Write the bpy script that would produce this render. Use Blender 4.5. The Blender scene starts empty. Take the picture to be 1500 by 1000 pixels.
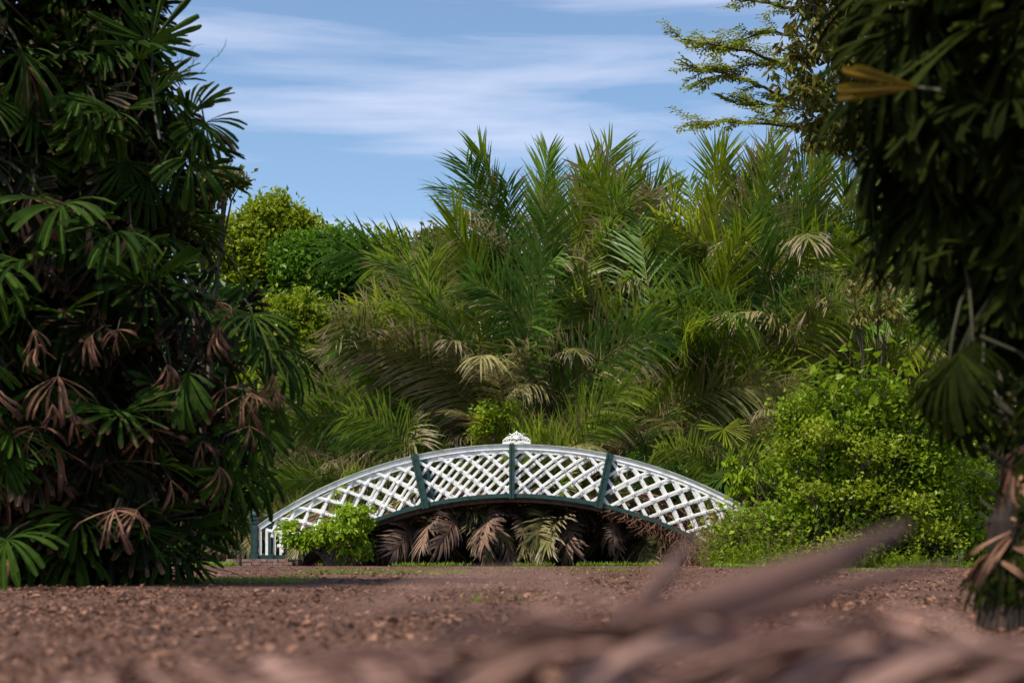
import bpy, math, random
import numpy as np
from mathutils import Vector, Matrix, Euler, noise as mnoise
random.seed(7); RNG = np.random.default_rng(11)
R = math.radians
S = bpy.context.scene
COL = S.collection
F = 2083.0; HZ = 807.0; CAMZ = 0.30
def P(px, py, D):                      # a point of the place D metres away from the standpoint
    return Vector(((px-750)*D/F, D, CAMZ+(HZ-py)*D/F))

# ------------------------------------------------------------------ camera
cd = bpy.data.cameras.new('camera'); cam = bpy.data.objects.new('camera', cd); COL.objects.link(cam)
cam.location = (0, 0, CAMZ); cam.rotation_euler = (R(90), 0, 0)
cd.lens = 50; cd.sensor_width = 36; cd.shift_y = (HZ-500)/1500.0
cd.clip_start = 0.05; cd.clip_end = 5000
cd.dof.use_dof = True; cd.dof.focus_distance = 30.5; cd.dof.aperture_fstop = 2.5
S.camera = cam
# ------------------------------------------------------------------ sky
SUN_EL, SUN_AZ = R(56), R(-125)        # azimuth from +Y towards +X (high, from the left)
w = bpy.data.worlds.new('World'); S.world = w; w.use_nodes = True
nt = w.node_tree; N = nt.nodes; L = nt.links
N.clear()
out = N.new('ShaderNodeOutputWorld'); bg = N.new('ShaderNodeBackground')
sky = N.new('ShaderNodeTexSky'); sky.sky_type = 'NISHITA'; sky.sun_disc = False
sky.sun_elevation = SUN_EL; sky.sun_rotation = SUN_AZ
sky.air_density = 1.0; sky.dust_density = 0.6; sky.ozone_density = 1.6
bg.inputs['Strength'].default_value = 0.118
tc = N.new('ShaderNodeTexCoord')
mp = N.new('ShaderNodeMapping'); mp.inputs['Scale'].default_value = (2.1, 2.1, 19.0)
mp.inputs['Location'].default_value = (0.35, 0.0, 0.9)
mp.inputs['Rotation'].default_value = (0.0, R(1), 0.0)
n1 = N.new('ShaderNodeTexNoise'); n1.inputs['Scale'].default_value = 1.4; n1.inputs['Detail'].default_value = 7; n1.inputs['Roughness'].default_value = .52; n1.inputs['Distortion'].default_value = .25
cr = N.new('ShaderNodeValToRGB')
cr.color_ramp.elements[0].position = .46; cr.color_ramp.elements[0].color = (0, 0, 0, 1)
cr.color_ramp.elements[1].position = .64; cr.color_ramp.elements[1].color = (1, 1, 1, 1)
sx = N.new('ShaderNodeSeparateXYZ'); L.new(tc.outputs['Generated'], sx.inputs[0])
mr = N.new('ShaderNodeMapRange'); mr.inputs[1].default_value = .05; mr.inputs[2].default_value = .42; mr.inputs[3].default_value = .25; mr.inputs[4].default_value = .52
L.new(sx.outputs[2], mr.inputs[0])
mu = N.new('ShaderNodeMath'); mu.operation = 'MULTIPLY'
L.new(tc.outputs['Generated'], mp.inputs[0]); L.new(mp.outputs[0], n1.inputs['Vector']); L.new(n1.outputs['Fac'], cr.inputs[0])
L.new(cr.outputs[0], mu.inputs[0]); L.new(mr.outputs[0], mu.inputs[1])
tint = N.new('ShaderNodeMixRGB'); tint.blend_type = 'MULTIPLY'; tint.inputs[0].default_value = 1
tint.inputs[2].default_value = (1.0, 1.06, 1.08, 1)
L.new(sky.outputs[0], tint.inputs[1])
mx = N.new('ShaderNodeMixRGB'); mx.inputs[2].default_value = (6.2, 6.3, 7.5, 1)
L.new(mu.outputs[0], mx.inputs[0]); L.new(tint.outputs[0], mx.inputs[1]); L.new(mx.outputs[0], bg.inputs[0]); L.new(bg.outputs[0], out.inputs[0])
# ------------------------------------------------------------------ sun
sd = bpy.data.lights.new('sun', 'SUN'); sd.energy = 4.2; sd.angle = R(2); sd.color = (1, .92, .78)
so = bpy.data.objects.new('sun', sd); COL.objects.link(so)
sv = Vector((math.sin(SUN_AZ)*math.cos(SUN_EL), math.cos(SUN_AZ)*math.cos(SUN_EL), math.sin(SUN_EL)))
so.rotation_euler = sv.to_track_quat('Z', 'Y').to_euler(); so.location = (0, 0, 40)
S.view_settings.view_transform = 'Standard'; S.view_settings.look = 'None'
S.view_settings.exposure = 0.45; S.view_settings.gamma = 1
S.view_settings.use_curve_mapping = False
try:
    S.cycles.transparent_max_bounces = 4; S.cycles.max_bounces = 5
except Exception: pass

# ------------------------------------------------------------------ helpers
def tag(o, label=None, cat=None, group=None, kind=None):
    if label: o['label'] = label
    if cat: o['category'] = cat
    if group: o['group'] = group
    if kind: o['kind'] = kind
    return o
def empty(name, loc, label, cat, group=None, rz=0):
    o = bpy.data.objects.new(name, None); COL.objects.link(o); o.location = loc; o.rotation_euler = (0, 0, rz)
    o.empty_display_size = .2
    return tag(o, label, cat, group)
def link(name, me, parent=None, loc=(0, 0, 0), rot=(0, 0, 0), sc=1.0):
    o = bpy.data.objects.new(name, me); COL.objects.link(o)
    if parent: o.parent = parent
    o.location = loc; o.rotation_euler = rot
    o.scale = (sc, sc, sc) if not hasattr(sc, '__len__') else sc
    return o
def fast_mesh(name, V, Q, mats, UV=None, MI=None, smooth=False):
    """V (n,3); Q (m,4) quads; UV (n,2) per vertex"""
    V = np.asarray(V, dtype=np.float32); Q = np.asarray(Q, dtype=np.int32); m = len(Q)
    me = bpy.data.meshes.new(name)
    me.vertices.add(len(V)); me.vertices.foreach_set('co', V.ravel())
    me.loops.add(m*4); me.loops.foreach_set('vertex_index', Q.ravel())
    me.polygons.add(m); me.polygons.foreach_set('loop_start', np.arange(0, m*4, 4, dtype=np.int32))
    me.polygons.foreach_set('loop_total', np.full(m, 4, dtype=np.int32))
    if MI is not None: me.polygons.foreach_set('material_index', np.asarray(MI, dtype=np.int32))
    me.polygons.foreach_set('use_smooth', np.full(m, smooth, dtype=bool))
    if UV is not None:
        uv = me.uv_layers.new(name='UVMap'); UV = np.asarray(UV, dtype=np.float32)
        uv.data.foreach_set('uv', UV[Q.ravel()].ravel())
    for t in mats: me.materials.append(t)
    me.update(); me.validate()
    return me
class MB:
    def __init__(s): s.V = []; s.Q = []; s.U = []; s.M = []
    def add(s, V, Q, U=None, m=0):
        b = len(s.V); s.V += [tuple(v) for v in V]; s.U += (U if U is not None else [(0.5, 0.5)]*len(V))
        for q in Q:
            q = [b+i for i in q]
            if len(q) == 3: q.append(q[2])
            s.Q.append(tuple(q)); s.M.append(m)
    def box(s, x0, x1, y0, y1, z0, z1, m=0):
        V = [(x, y, z) for z in (z0, z1) for y in (y0, y1) for x in (x0, x1)]
        s.add(V, [(0, 2, 3, 1), (4, 5, 7, 6), (0, 1, 5, 4), (2, 6, 7, 3), (0, 4, 6, 2), (1, 3, 7, 5)], m=m)
    def tube(s, pts, rads, n=6, m=0, v0=0, v1=1, cap=True):
        pts = [Vector(p) for p in pts]; k = len(pts); V = []; U = []; Q = []
        up = Vector((.13, .21, .97)); ru = random.random()
        for i, p in enumerate(pts):
            t = (pts[min(i+1, k-1)]-pts[max(i-1, 0)]).normalized()
            a = t.cross(up)
            if a.length < .05: a = t.cross(Vector((1, 0, 0)))
            a.normalize(); b = t.cross(a); r = rads[i] if hasattr(rads, '__len__') else rads
            for j in range(n):
                an = 2*math.pi*j/n; V.append(p+a*math.cos(an)*r+b*math.sin(an)*r); U.append((ru, v0+(v1-v0)*i/(k-1)))
        for i in range(k-1):
            for j in range(n):
                Q.append((i*n+j, i*n+(j+1) % n, (i+1)*n+(j+1) % n, (i+1)*n+j))
        if cap and n == 4: Q += [(3, 2, 1, 0), tuple((k-1)*n+j for j in range(4))]
        elif cap:
            for e in (0, k-1):
                for j in range(1, n-1, 2):
                    q = (e*n, e*n+j, e*n+j+1, e*n+(j+2) % n)
                    Q.append(q if len(set(q)) == 4 else q[:3])
        s.add(V, Q, U, m)
    def build(s, name, mats, smooth=False):
        # degenerate quads from triangles are replaced through from_pydata
        me = bpy.data.meshes.new(name)
        fs = [q if q[2] != q[3] else q[:3] for q in s.Q]
        me.from_pydata(s.V, [], fs)
        uv = me.uv_layers.new(name='UVMap'); k = 0
        for q in fs:
            for i in q: uv.data[k].uv = s.U[i]; k += 1
        me.polygons.foreach_set('material_index', s.M)
        me.polygons.foreach_set('use_smooth', [smooth]*len(fs))
        for t in mats: me.materials.append(t)
        me.update()
        return me

# ------------------------------------------------------------------ materials
def foliage(name, ca, cb, brown=(.20, .10, .05), tipstart=.80, tipobj=.35, trans=.35, rough=.42, spread=.5, hv=0.0, spec=.22):
    """ca..cb mixed per leaf (uv.x) and per object; brown creeps in from the tips (uv.y)"""
    m = bpy.data.materials.new(name); m.use_nodes = True; t = m.node_tree; n = t.nodes; l = t.links
    n.clear(); o = n.new('ShaderNodeOutputMaterial'); pb = n.new('ShaderNodeBsdfPrincipled')
    uv = n.new('ShaderNodeUVMap'); sp = n.new('ShaderNodeSeparateXYZ'); l.new(uv.outputs[0], sp.inputs[0])
    oi = n.new('ShaderNodeObjectInfo')
    a = n.new('ShaderNodeMath'); a.operation = 'MULTIPLY_ADD'; a.inputs[1].default_value = spread; l.new(sp.outputs[0], a.inputs[0])
    b = n.new('ShaderNodeMath'); b.operation = 'MULTIPLY'; b.inputs[1].default_value = 1-spread; l.new(oi.outputs['Random'], b.inputs[0]); l.new(b.outputs[0], a.inputs[2])
    mx = n.new('ShaderNodeMixRGB'); mx.inputs[1].default_value = (*ca, 1); mx.inputs[2].default_value = (*cb, 1); l.new(a.outputs[0], mx.inputs[0])
    # fine mottling
    g = n.new('ShaderNodeNewGeometry')
    nz = n.new('ShaderNodeTexNoise'); nz.inputs['Scale'].default_value = 9; nz.inputs['Detail'].default_value = 4; l.new(g.outputs['Position'], nz.inputs['Vector'])
    # tip = smoothstep(v + noise*.3 + (rnd-.5)*tipobj)
    s1 = n.new('ShaderNodeMath'); s1.operation = 'MULTIPLY_ADD'; s1.inputs[1].default_value = .45; l.new(nz.outputs[0], s1.inputs[0]); l.new(sp.outputs[1], s1.inputs[2])
    fr = n.new('ShaderNodeMath'); fr.operation = 'FRACT'; f2 = n.new('ShaderNodeMath'); f2.operation = 'MULTIPLY'; f2.inputs[1].default_value = 17.31
    l.new(oi.outputs['Random'], f2.inputs[0]); l.new(f2.outputs[0], fr.inputs[0])
    s2 = n.new('ShaderNodeMath'); s2.operation = 'MULTIPLY_ADD'; s2.inputs[1].default_value = tipobj; l.new(fr.outputs[0], s2.inputs[0]); l.new(s1.outputs[0], s2.inputs[2])
    rp = n.new('ShaderNodeMapRange'); rp.inputs[1].default_value = tipstart+.22; rp.inputs[2].default_value = tipstart+.42; l.new(s2.outputs[0], rp.inputs[0])
    m2 = n.new('ShaderNodeMixRGB'); m2.inputs[2].default_value = (*brown, 1); l.new(rp.outputs[0], m2.inputs[0]); l.new(mx.outputs[0], m2.inputs[1])
    hs = n.new('ShaderNodeHueSaturation'); l.new(m2.outputs[0], hs.inputs['Color'])
    v1 = n.new('ShaderNodeMapRange'); v1.inputs[1].default_value = .3; v1.inputs[2].default_value = .7; v1.inputs[3].default_value = .75; v1.inputs[4].default_value = 1.25; l.new(nz.outputs[0], v1.inputs[0]); l.new(v1.outputs[0], hs.inputs['Value'])
    l.new(hs.outputs[0], pb.inputs['Base Color'])
    pb.inputs['Roughness'].default_value = rough; pb.inputs['Specular IOR Level'].default_value = spec
    tr = n.new('ShaderNodeBsdfTranslucent'); l.new(hs.outputs[0], tr.inputs[0])
    ms = n.new('ShaderNodeMixShader'); ms.inputs[0].default_value = trans
    l.new(pb.outputs[0], ms.inputs[1]); l.new(tr.outputs[0], ms.inputs[2]); l.new(ms.outputs[0], o.inputs[0])
    return m
def solid(name, ca, cb, scale=6, rough=.7, bump=.3, detail=6, spec=.3, stretch=(1, 1, 1), lo=.35, hi=.65):
    m = bpy.data.materials.new(name); m.use_nodes = True; t = m.node_tree; n = t.nodes; l = t.links
    pb = n['Principled BSDF']; tc = n.new('ShaderNodeTexCoord'); mp = n.new('ShaderNodeMapping'); mp.inputs['Scale'].default_value = stretch
    nz = n.new('ShaderNodeTexNoise'); nz.inputs['Scale'].default_value = scale; nz.inputs['Detail'].default_value = detail; nz.inputs['Roughness'].default_value = .62
    ge = n.new('ShaderNodeNewGeometry'); l.new(ge.outputs['Position'], mp.inputs[0]); l.new(mp.outputs[0], nz.inputs['Vector'])
    mr = n.new('ShaderNodeMapRange'); mr.inputs[1].default_value = lo; mr.inputs[2].default_value = hi; l.new(nz.outputs[0], mr.inputs[0])
    mx = n.new('ShaderNodeMixRGB'); mx.inputs[1].default_value = (*ca, 1); mx.inputs[2].default_value = (*cb, 1); l.new(mr.outputs[0], mx.inputs[0])
    l.new(mx.outputs[0], pb.inputs['Base Color']); pb.inputs['Roughness'].default_value = rough; pb.inputs['Specular IOR Level'].default_value = spec
    bp = n.new('ShaderNodeBump'); bp.inputs['Strength'].default_value = bump; bp.inputs['Distance'].default_value = .02
    l.new(nz.outputs[0], bp.inputs['Height']); l.new(bp.outputs[0], pb.inputs['Normal'])
    return m
M = {}
M['fan'] = foliage('fan_green', (.012, .032, .004), (.055, .105, .010), brown=(.26, .13, .075), tipstart=1.25, tipobj=.42, trans=.28, rough=.65, spec=.08)
M['fan_near_shade'] = foliage('fan_near_shaded_green', (.005, .009, .002), (.034, .046, .006), brown=(.20, .10, .04), tipstart=1.4, tipobj=.42, trans=.3, rough=.75, spec=.04)  # same fan leaf darkened: shade on the near right palm painted into its colour
M['fan_in_shade'] = foliage('fan_inner_shaded', (.006, .013, .003), (.030, .024, .010), brown=(.16, .085, .05), tipstart=1.2, trans=.15, rough=.6, spec=.2, spread=1)  # dead-leaf browns, plus shade of the inner gaps painted in as darker colour
M['fan_dead'] = foliage('fan_dead', (.15, .062, .036), (.40, .22, .14), brown=(.10, .05, .035), tipstart=.8, trans=.2, rough=.7, spec=.15)
M['fan_stem'] = foliage('petiole_green', (.012, .018, .006), (.045, .038, .014), trans=.0, rough=.6, tipstart=2)
M['fr_green'] = foliage('frond_green', (.080, .150, .012), (.27, .35, .030), brown=(.24, .19, .085), tipstart=1.02, tipobj=.6, spec=.42, trans=.38, rough=.4, spread=.25)
M['fr_deep'] = foliage('frond_deep', (.040, .100, .016), (.13, .23, .030), brown=(.24, .18, .10), tipstart=1.0, tipobj=.5, trans=.35, rough=.45, spread=.35, spec=.3)
M['fr_young'] = foliage('frond_young', (.10, .19, .008), (.32, .34, .02), brown=(.20, .15, .05), tipstart=1.3, trans=.5, rough=.4, spread=.25)
M['fr_old'] = foliage('frond_old', (.12, .13, .03), (.34, .29, .12), brown=(.32, .25, .16), tipstart=.85, tipobj=.5, trans=.3, rough=.5, spread=.3)
M['fr_dead'] = foliage('frond_dead', (.14, .070, .045), (.36, .24, .17), brown=(.13, .09, .07), tipstart=.8, trans=.15, rough=.75, spread=.35, spec=.15)
M['fr_red'] = foliage('frond_red', (.15, .045, .030), (.22, .085, .05), brown=(.12, .06, .04), tipstart=.8, trans=.2, rough=.7, spread=.4, spec=.15)
M['fr_dead2'] = foliage('dry_frond_brown', (.15, .080, .062), (.36, .22, .18), trans=.08, rough=.8, spec=.1, spread=.9, tipstart=2)
M['fr_olive'] = foliage('frond_olive', (.11, .115, .035), (.26, .22, .10), brown=(.30, .22, .15), tipstart=1.05, tipobj=.4, trans=.3, spread=.5)
M['rachis'] = foliage('rachis', (.09, .12, .03), (.26, .20, .07), trans=0, rough=.5, tipstart=2, spread=.1)
M['rachis_red'] = foliage('rachis_red', (.20, .07, .035), (.22, .10, .05), trans=0, rough=.55, tipstart=2, spread=.1)
M['bark'] = solid('bark', (.035, .026, .02), (.10, .075, .055), scale=9, rough=.9, bump=.8, stretch=(1, 1, .35))
M['bark_pale'] = solid('bark_pale', (.12, .10, .08), (.28, .25, .21), scale=7, rough=.85, bump=.5, stretch=(1, 1, .3))
M['fibre'] = solid('trunk_fibre', (.012, .008, .006), (.055, .036, .025), scale=14, rough=.95, bump=1, stretch=(1, 1, .15))
M['lf_yel'] = foliage('leaf_yellowgreen', (.13, .21, .008), (.34, .38, .02), trans=.4, spread=.8, tipstart=2)
M['lf_mid'] = foliage('leaf_midgreen', (.035, .11, .010), (.11, .22, .018), trans=.4, spread=.8, tipstart=2)
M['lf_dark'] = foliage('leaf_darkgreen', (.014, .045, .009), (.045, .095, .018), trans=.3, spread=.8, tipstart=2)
M['lf_emer'] = foliage('leaf_emerald', (.050, .135, .007), (.16, .28, .010), trans=.4, spread=.8, tipstart=2)
M['lf_lime'] = foliage('leaf_lime', (.14, .27, .006), (.36, .46, .02), trans=.45, spread=.8, tipstart=2)
M['lf_olive'] = foliage('leaf_olive', (.10, .10, .018), (.24, .21, .04), trans=.35, spread=.8, tipstart=2)
M['lf_feather'] = foliage('leaf_feather', (.16, .24, .010), (.36, .36, .03), trans=.5, spread=.9, tipstart=2)
M['lf_droop'] = foliage('leaf_droop', (.05, .075, .010), (.20, .17, .025), trans=.35, spread=.9, tipstart=2)
M['lf_vine'] = foliage('leaf_vine', (.07, .17, .006), (.34, .42, .018), trans=.42, spread=.85, tipstart=2)
M['lf_straw'] = foliage('stem_straw', (.15, .15, .03), (.33, .27, .10), trans=.3, spread=.8, tipstart=2)
M['lf_rust'] = foliage('stem_rust', (.20, .095, .055), (.32, .17, .12), trans=.2, spread=.8, tipstart=2, rough=.8, spec=.1)
M['litter'] = foliage('litter', (.074, .036, .023), (.31, .165, .112), trans=.1, spread=1.0, tipstart=2, rough=.85, spec=.12)
M['grass'] = foliage('grass', (.09, .17, .012), (.26, .34, .03), trans=.4, spread=.9, tipstart=2)
M['white'] = solid('white_paint', (.84, .84, .82), (.42, .42, .34), scale=6, rough=.55, bump=.2, lo=.50, hi=.82, detail=10)
M['algae'] = solid('algae_rail', (.62, .66, .58), (.24, .32, .22), scale=4, rough=.6, bump=.2)
M['green'] = solid('green_paint', (.014, .040, .036), (.028, .068, .058), scale=8, rough=.42, bump=.15)
M['timber'] = solid('deck_timber', (.05, .035, .03), (.13, .09, .075), scale=6, rough=.9, bump=.5)
M['brick'] = solid('old_brick', (.17, .075, .06), (.27, .19, .16), scale=12, rough=.9, bump=.6)
M['grey'] = solid('metal_grey', (.10, .11, .12), (.16, .17, .18), scale=8, rough=.5, bump=.05)
# ------------------------------------------------------------------ the ground
def ground_z(x, y):
    z = 0.0
    if y < 29.0:
        z += .016*mnoise.noise((x*.7, y*.7, 0))+.012*mnoise.noise((x*2.3, y*2.3, 5))
        if y < 12: z += .012*mnoise.noise((x*6, y*6, 9))
    # pond the bridge crosses
    ex = max(abs(x+.0)-3.9, 0)/1.0; ey = max(29.35-y, y-36.0, 0)/.55
    d = math.hypot(ex, ey)
    if d < 1: z -= .75*(1-d)**.8 if d > 0 else .75
    if y > 36: z += min((y-36)*.12, 1.2)*min(1, 1)
    return z
def axis(lo, hi, parts):
    a = []
    for s, e, k in parts: a += list(np.linspace(s, e, k, endpoint=False))
    return a+[hi]
gx = axis(-1500, 1500, [(-1500, -60, 8), (-60, -14, 14), (-14, 14, 200), (14, 60, 14), (60, 1500, 8)])
gy = axis(-40, 4000, [(-40, .8, 10), (.8, 9, 110), (9, 28.5, 110), (28.5, 37.5, 50), (37.5, 60, 16), (60, 4000, 12)])
V = [(x, y, ground_z(x, y)) for y in gy for x in gx]; nx = len(gx)
Q = [(j*nx+i, j*nx+i+1, (j+1)*nx+i+1, (j+1)*nx+i) for j in range(len(gy)-1) for i in range(nx-1)]
gm = bpy.data.materials.new('earth_and_litter'); gm.use_nodes = True
t = gm.node_tree; n = t.nodes; l = t.links; pb = n['Principled BSDF']
tcn = n.new('ShaderNodeTexCoord')
na = n.new('ShaderNodeTexNoise'); na.inputs['Scale'].default_value = 28; na.inputs['Detail'].default_value = 8; na.inputs['Roughness'].default_value = .7
nb = n.new('ShaderNodeTexNoise'); nb.inputs['Scale'].default_value = .8; nb.inputs['Detail'].default_value = 5
vo = n.new('ShaderNodeTexVoronoi'); vo.inputs['Scale'].default_value = 30
for q in (na, nb, vo): l.new(tcn.outputs['Object'], q.inputs['Vector'])
ra = n.new('ShaderNodeValToRGB'); e = ra.color_ramp.elements
e[0].position = .30; e[0].color = (.055, .029, .022, 1); e[1].position = .72; e[1].color = (.26, .142, .098, 1)
q = ra.color_ramp.elements.new(.5); q.color = (.14, .076, .056, 1)
l.new(na.outputs[0], ra.inputs[0])
mxg = n.new('ShaderNodeMixRGB'); mxg.blend_type = 'MULTIPLY'; mxg.inputs[0].default_value = .6
rb = n.new('ShaderNodeMapRange'); rb.inputs[1].default_value = .3; rb.inputs[2].default_value = .7; rb.inputs[3].default_value = .45; rb.inputs[4].default_value = 1.25
l.new(nb.outputs[0], rb.inputs[0]); cb = n.new('ShaderNodeCombineXYZ')
for k in range(3): l.new(rb.outputs[0], cb.inputs[k])
l.new(ra.outputs[0], mxg.inputs[1]); l.new(cb.outputs[0], mxg.inputs[2])
l.new(mxg.outputs[0], pb.inputs['Base Color']); pb.inputs['Roughness'].default_value = .95; pb.inputs['Specular IOR Level'].default_value = .1
bp = n.new('ShaderNodeBump'); bp.inputs['Strength'].default_value = .9; bp.inputs['Distance'].default_value = .03
ad = n.new('ShaderNodeMath'); ad.operation = 'ADD'; l.new(na.outputs[0], ad.inputs[0]); l.new(vo.outputs[0], ad.inputs[1]); l.new(ad.outputs[0], bp.inputs['Height']); l.new(bp.outputs[0], pb.inputs['Normal'])
g = link('ground', fast_mesh('ground', V, Q, [gm], smooth=True)); tag(g, 'brown bare earth covered with dry leaf litter', kind='structure')
wm = bpy.data.materials.new('pond_water'); wm.use_nodes = True; pb = wm.node_tree.nodes['Principled BSDF']
pb.inputs['Base Color'].default_value = (.012, .014, .008, 1); pb.inputs['Roughness'].default_value = .08
wb = MB(); wb.add([(-4.8, 28.9, -.35), (4.8, 28.9, -.35), (4.8, 36.5, -.35), (-4.8, 36.5, -.35)], [(0, 1, 2, 3)])
tag(link('pond_water', wb.build('pond_water', [wm])), 'dark still water under the white bridge', kind='structure')

# ------------------------------------------------------------------ leaf clouds (numpy)
def leaf_cloud(C, D, Nn, Ln, Wd, rnd=None, bend=.12):
    """kite-shaped leaves: centre C, long axis D, normal Nn; returns V,Q,UV"""
    k = len(C); D = D/np.linalg.norm(D, axis=1, keepdims=True)
    W = np.cross(D, Nn); W /= np.linalg.norm(W, axis=1, keepdims=True)+1e-9; Nr = np.cross(W, D)
    Ln = np.asarray(Ln).reshape(-1, 1)*np.ones((k, 1)); Wd = np.asarray(Wd).reshape(-1, 1)*np.ones((k, 1))
    b = C-D*Ln*.5; tp = C+D*Ln*.5-Nr*Ln*bend; ml = C+W*Wd*.5-D*Ln*.06+Nr*Ln*bend*.6; mr_ = C-W*Wd*.5-D*Ln*.06+Nr*Ln*bend*.6
    V = np.stack([b, mr_, tp, ml], 1).reshape(-1, 3)
    Q = np.arange(k*4).reshape(-1, 4)
    if rnd is None: rnd = RNG.random(k)
    UV = np.zeros((k, 4, 2)); UV[:, :, 0] = rnd[:, None]; UV[:, :, 1] = np.array([0, .5, 1, .5])
    return V, Q, UV.reshape(-1, 2)
def unit(a): return a/(np.linalg.norm(a, axis=1, keepdims=True)+1e-9)
def lobes_cloud(lobes, clumps, per, ls, ar=.5, spread=.16, up=.55, shell=.62, droop=0.0, flat=.75):
    """lobes (x,y,z,rx,ry,rz); clumps per unit area on lobe shells"""
    Cs = []; Ns = []; Ds = []; Rn = []
    for (x, y, z, rx, ry, rz) in lobes:
        nc = max(4, int(clumps*(rx*ry+ry*rz+rx*rz)))
        d = unit(RNG.normal(size=(nc, 3))); d[:, 2] = np.where(d[:, 2] < -.35, -d[:, 2], d[:, 2])
        rr = shell+(1-shell)*RNG.random((nc, 1))**.6+.10*RNG.normal(size=(nc, 1))
        cc = np.array([x, y, z])+d*rr*np.array([rx, ry, rz])
        sz = spread*(.6+.8*RNG.random(nc)); cr_ = RNG.random(nc)
        p = np.repeat(cc, per, 0)+RNG.normal(size=(nc*per, 3))*np.repeat(sz, per)[:, None]*np.array([1, 1, flat])
        nn = unit(np.repeat(d, per, 0)*.6+np.array([0, 0, up])+RNG.normal(size=(nc*per, 3))*.42)
        dd = unit(np.repeat(d, per, 0)+RNG.normal(size=(nc*per, 3))*.7+np.array([0, 0, -droop]))
        Cs.append(p); Ns.append(nn); Ds.append(dd); Rn.append(np.clip(np.repeat(cr_, per)*.5+RNG.random(nc*per)*.5, 0, 1))
    C = np.concatenate(Cs); k = len(C)
    sz = ls*(.6+.8*RNG.random(k))
    return leaf_cloud(C, np.concatenate(Ds), np.concatenate(Ns), sz, sz*ar, np.concatenate(Rn))
def leafy(name, label, cat, base, lobes, mat, clumps, per, ls, ar=.5, trunk_r=.1, bark='bark', group=None, part='crown', stem='trunk', **kw):
    """thing at base; lobes in world coords"""
    root = empty(name, base, label, cat, group); b = Vector(base)
    lb = [(x-b.x, y-b.y, z-b.z, a, c, d) for (x, y, z, a, c, d) in lobes]
    V, Q, U = lobes_cloud(lb, clumps, per, ls, ar, **kw)
    link(part, fast_mesh(part, V, Q, [M[mat]], U), root)
    mb = MB()
    for i, (x, y, z, rx, ry, rz) in enumerate(lb):
        e = Vector((x, y, z)); f = Vector((x*.25+random.uniform(-.1, .1), y*.25, z*.55))
        mb.tube([(0, 0, -.1), f, f.lerp(e, .6)+Vector((random.uniform(-.1, .1), 0, .1)), e], [trunk_r, trunk_r*.75, trunk_r*.45, trunk_r*.2], 6)
        for k in range(5):
            dv = Vector((random.gauss(0, 1), random.gauss(0, 1), random.gauss(.4, .8))).normalized(); q = e+Vector((dv.x*rx, dv.y*ry, dv.z*rz))*.85
            mb.tube([f.lerp(e, .55), f.lerp(e, .8).lerp(q, .35)+Vector((0, 0, .08)), q], [trunk_r*.35, trunk_r*.2, trunk_r*.06], 4)
    link(stem, mb.build(stem, [M[bark]]), root)
    return root
def LB(px, py, D, rx, rz, ry=None):           # lobe from a position and half sizes in photo-scale metres
    p = P(px, py, D); s = D/F
    return (p.x, p.y, p.z, rx*s, (ry if ry else (rx+rz)/2)*s, rz*s)
# ------------------------------------------------------------------ the footbridge
RT, RB_ = 9.62, 8.54; ZC = 2.56-RT; TH = .605
def arc(th, r, y=0): return Vector((r*math.sin(th), y, ZC+r*math.cos(th)))
def sweep(mb, t0, t1, r0, r1, y0, y1, m=0, k=60):
    V = []; Qs = []
    for i in range(k+1):
        th = t0+(t1-t0)*i/k
        V += [arc(th, r0, y0), arc(th, r1, y0), arc(th, r1, y1), arc(th, r0, y1)]
    for i in range(k):
        for j in range(4): Qs.append((i*4+j, i*4+(j+1) % 4, (i+1)*4+(j+1) % 4, (i+1)*4+j))
    Qs += [(0, 1, 2, 3), (k*4+3, k*4+2, k*4+1, k*4)]
    mb.add(V, Qs, m=m)
bridge = empty('footbridge', (0, 30, 0), 'arched white lattice footbridge with green posts in front of the palms', 'footbridge', rz=R(-5))
NW = 1.2
def bar_mesh(th0, dth, y, wd, tk):
    """flat bar from the top rail to the bottom rail; a shallow raised edge on both sides"""
    mb = MB(); ts = []
    hi, lo = RT-.10, RB_+.03
    t0, t1 = 0.0, 1.0
    a, b = th0, th0+dth
    lim = TH-.012
    def cl(t): return a+(b-a)*t
    if a < -lim: t0 = (-lim-a)/(b-a)
    if a > lim: t0 = (lim-a)/(b-a)
    if b > lim: t1 = (lim-a)/(b-a)
    if b < -lim: t1 = (-lim-a)/(b-a)
    if t1-t0 < .12 or t0 < 0 or t1 > 1.0001 or t0 > 1: return None, None
    k = 4; pts = [arc(cl(t0+(t1-t0)*i/k), hi+(lo-hi)*(t0+(t1-t0)*i/k), 0) for i in range(k+1)]
    o = pts[0].copy(); V = []; Qs = []
    for i, p in enumerate(pts):
        tg = (pts[min(i+1, k)]-pts[max(i-1, 0)]).normalized(); sd_ = Vector((tg.z, 0, -tg.x))
        for (u, v) in ((-wd/2, -tk/2), (-wd/2+.012, -tk/2-.004), (wd/2-.012, -tk/2-.004), (wd/2, -tk/2), (wd/2, tk/2), (-wd/2, tk/2)):
            q = p+sd_*u-o; V.append((q.x, v, q.z))
    for i in range(k):
        for j in range(6): Qs.append((i*6+j, i*6+(j+1) % 6, (i+1)*6+(j+1) % 6, (i+1)*6+j))
    Qs += [(0, 1, 2, 3), (0, 3, 4, 5), (k*6+3, k*6+2, k*6+1, k*6), (k*6+5, k*6+4, k*6+3, k*6)]
    mb.add(V, Qs)
    return mb.build('lattice_bar', [M['white']]), (o.x, y, o.z)
ros = MB()
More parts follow.
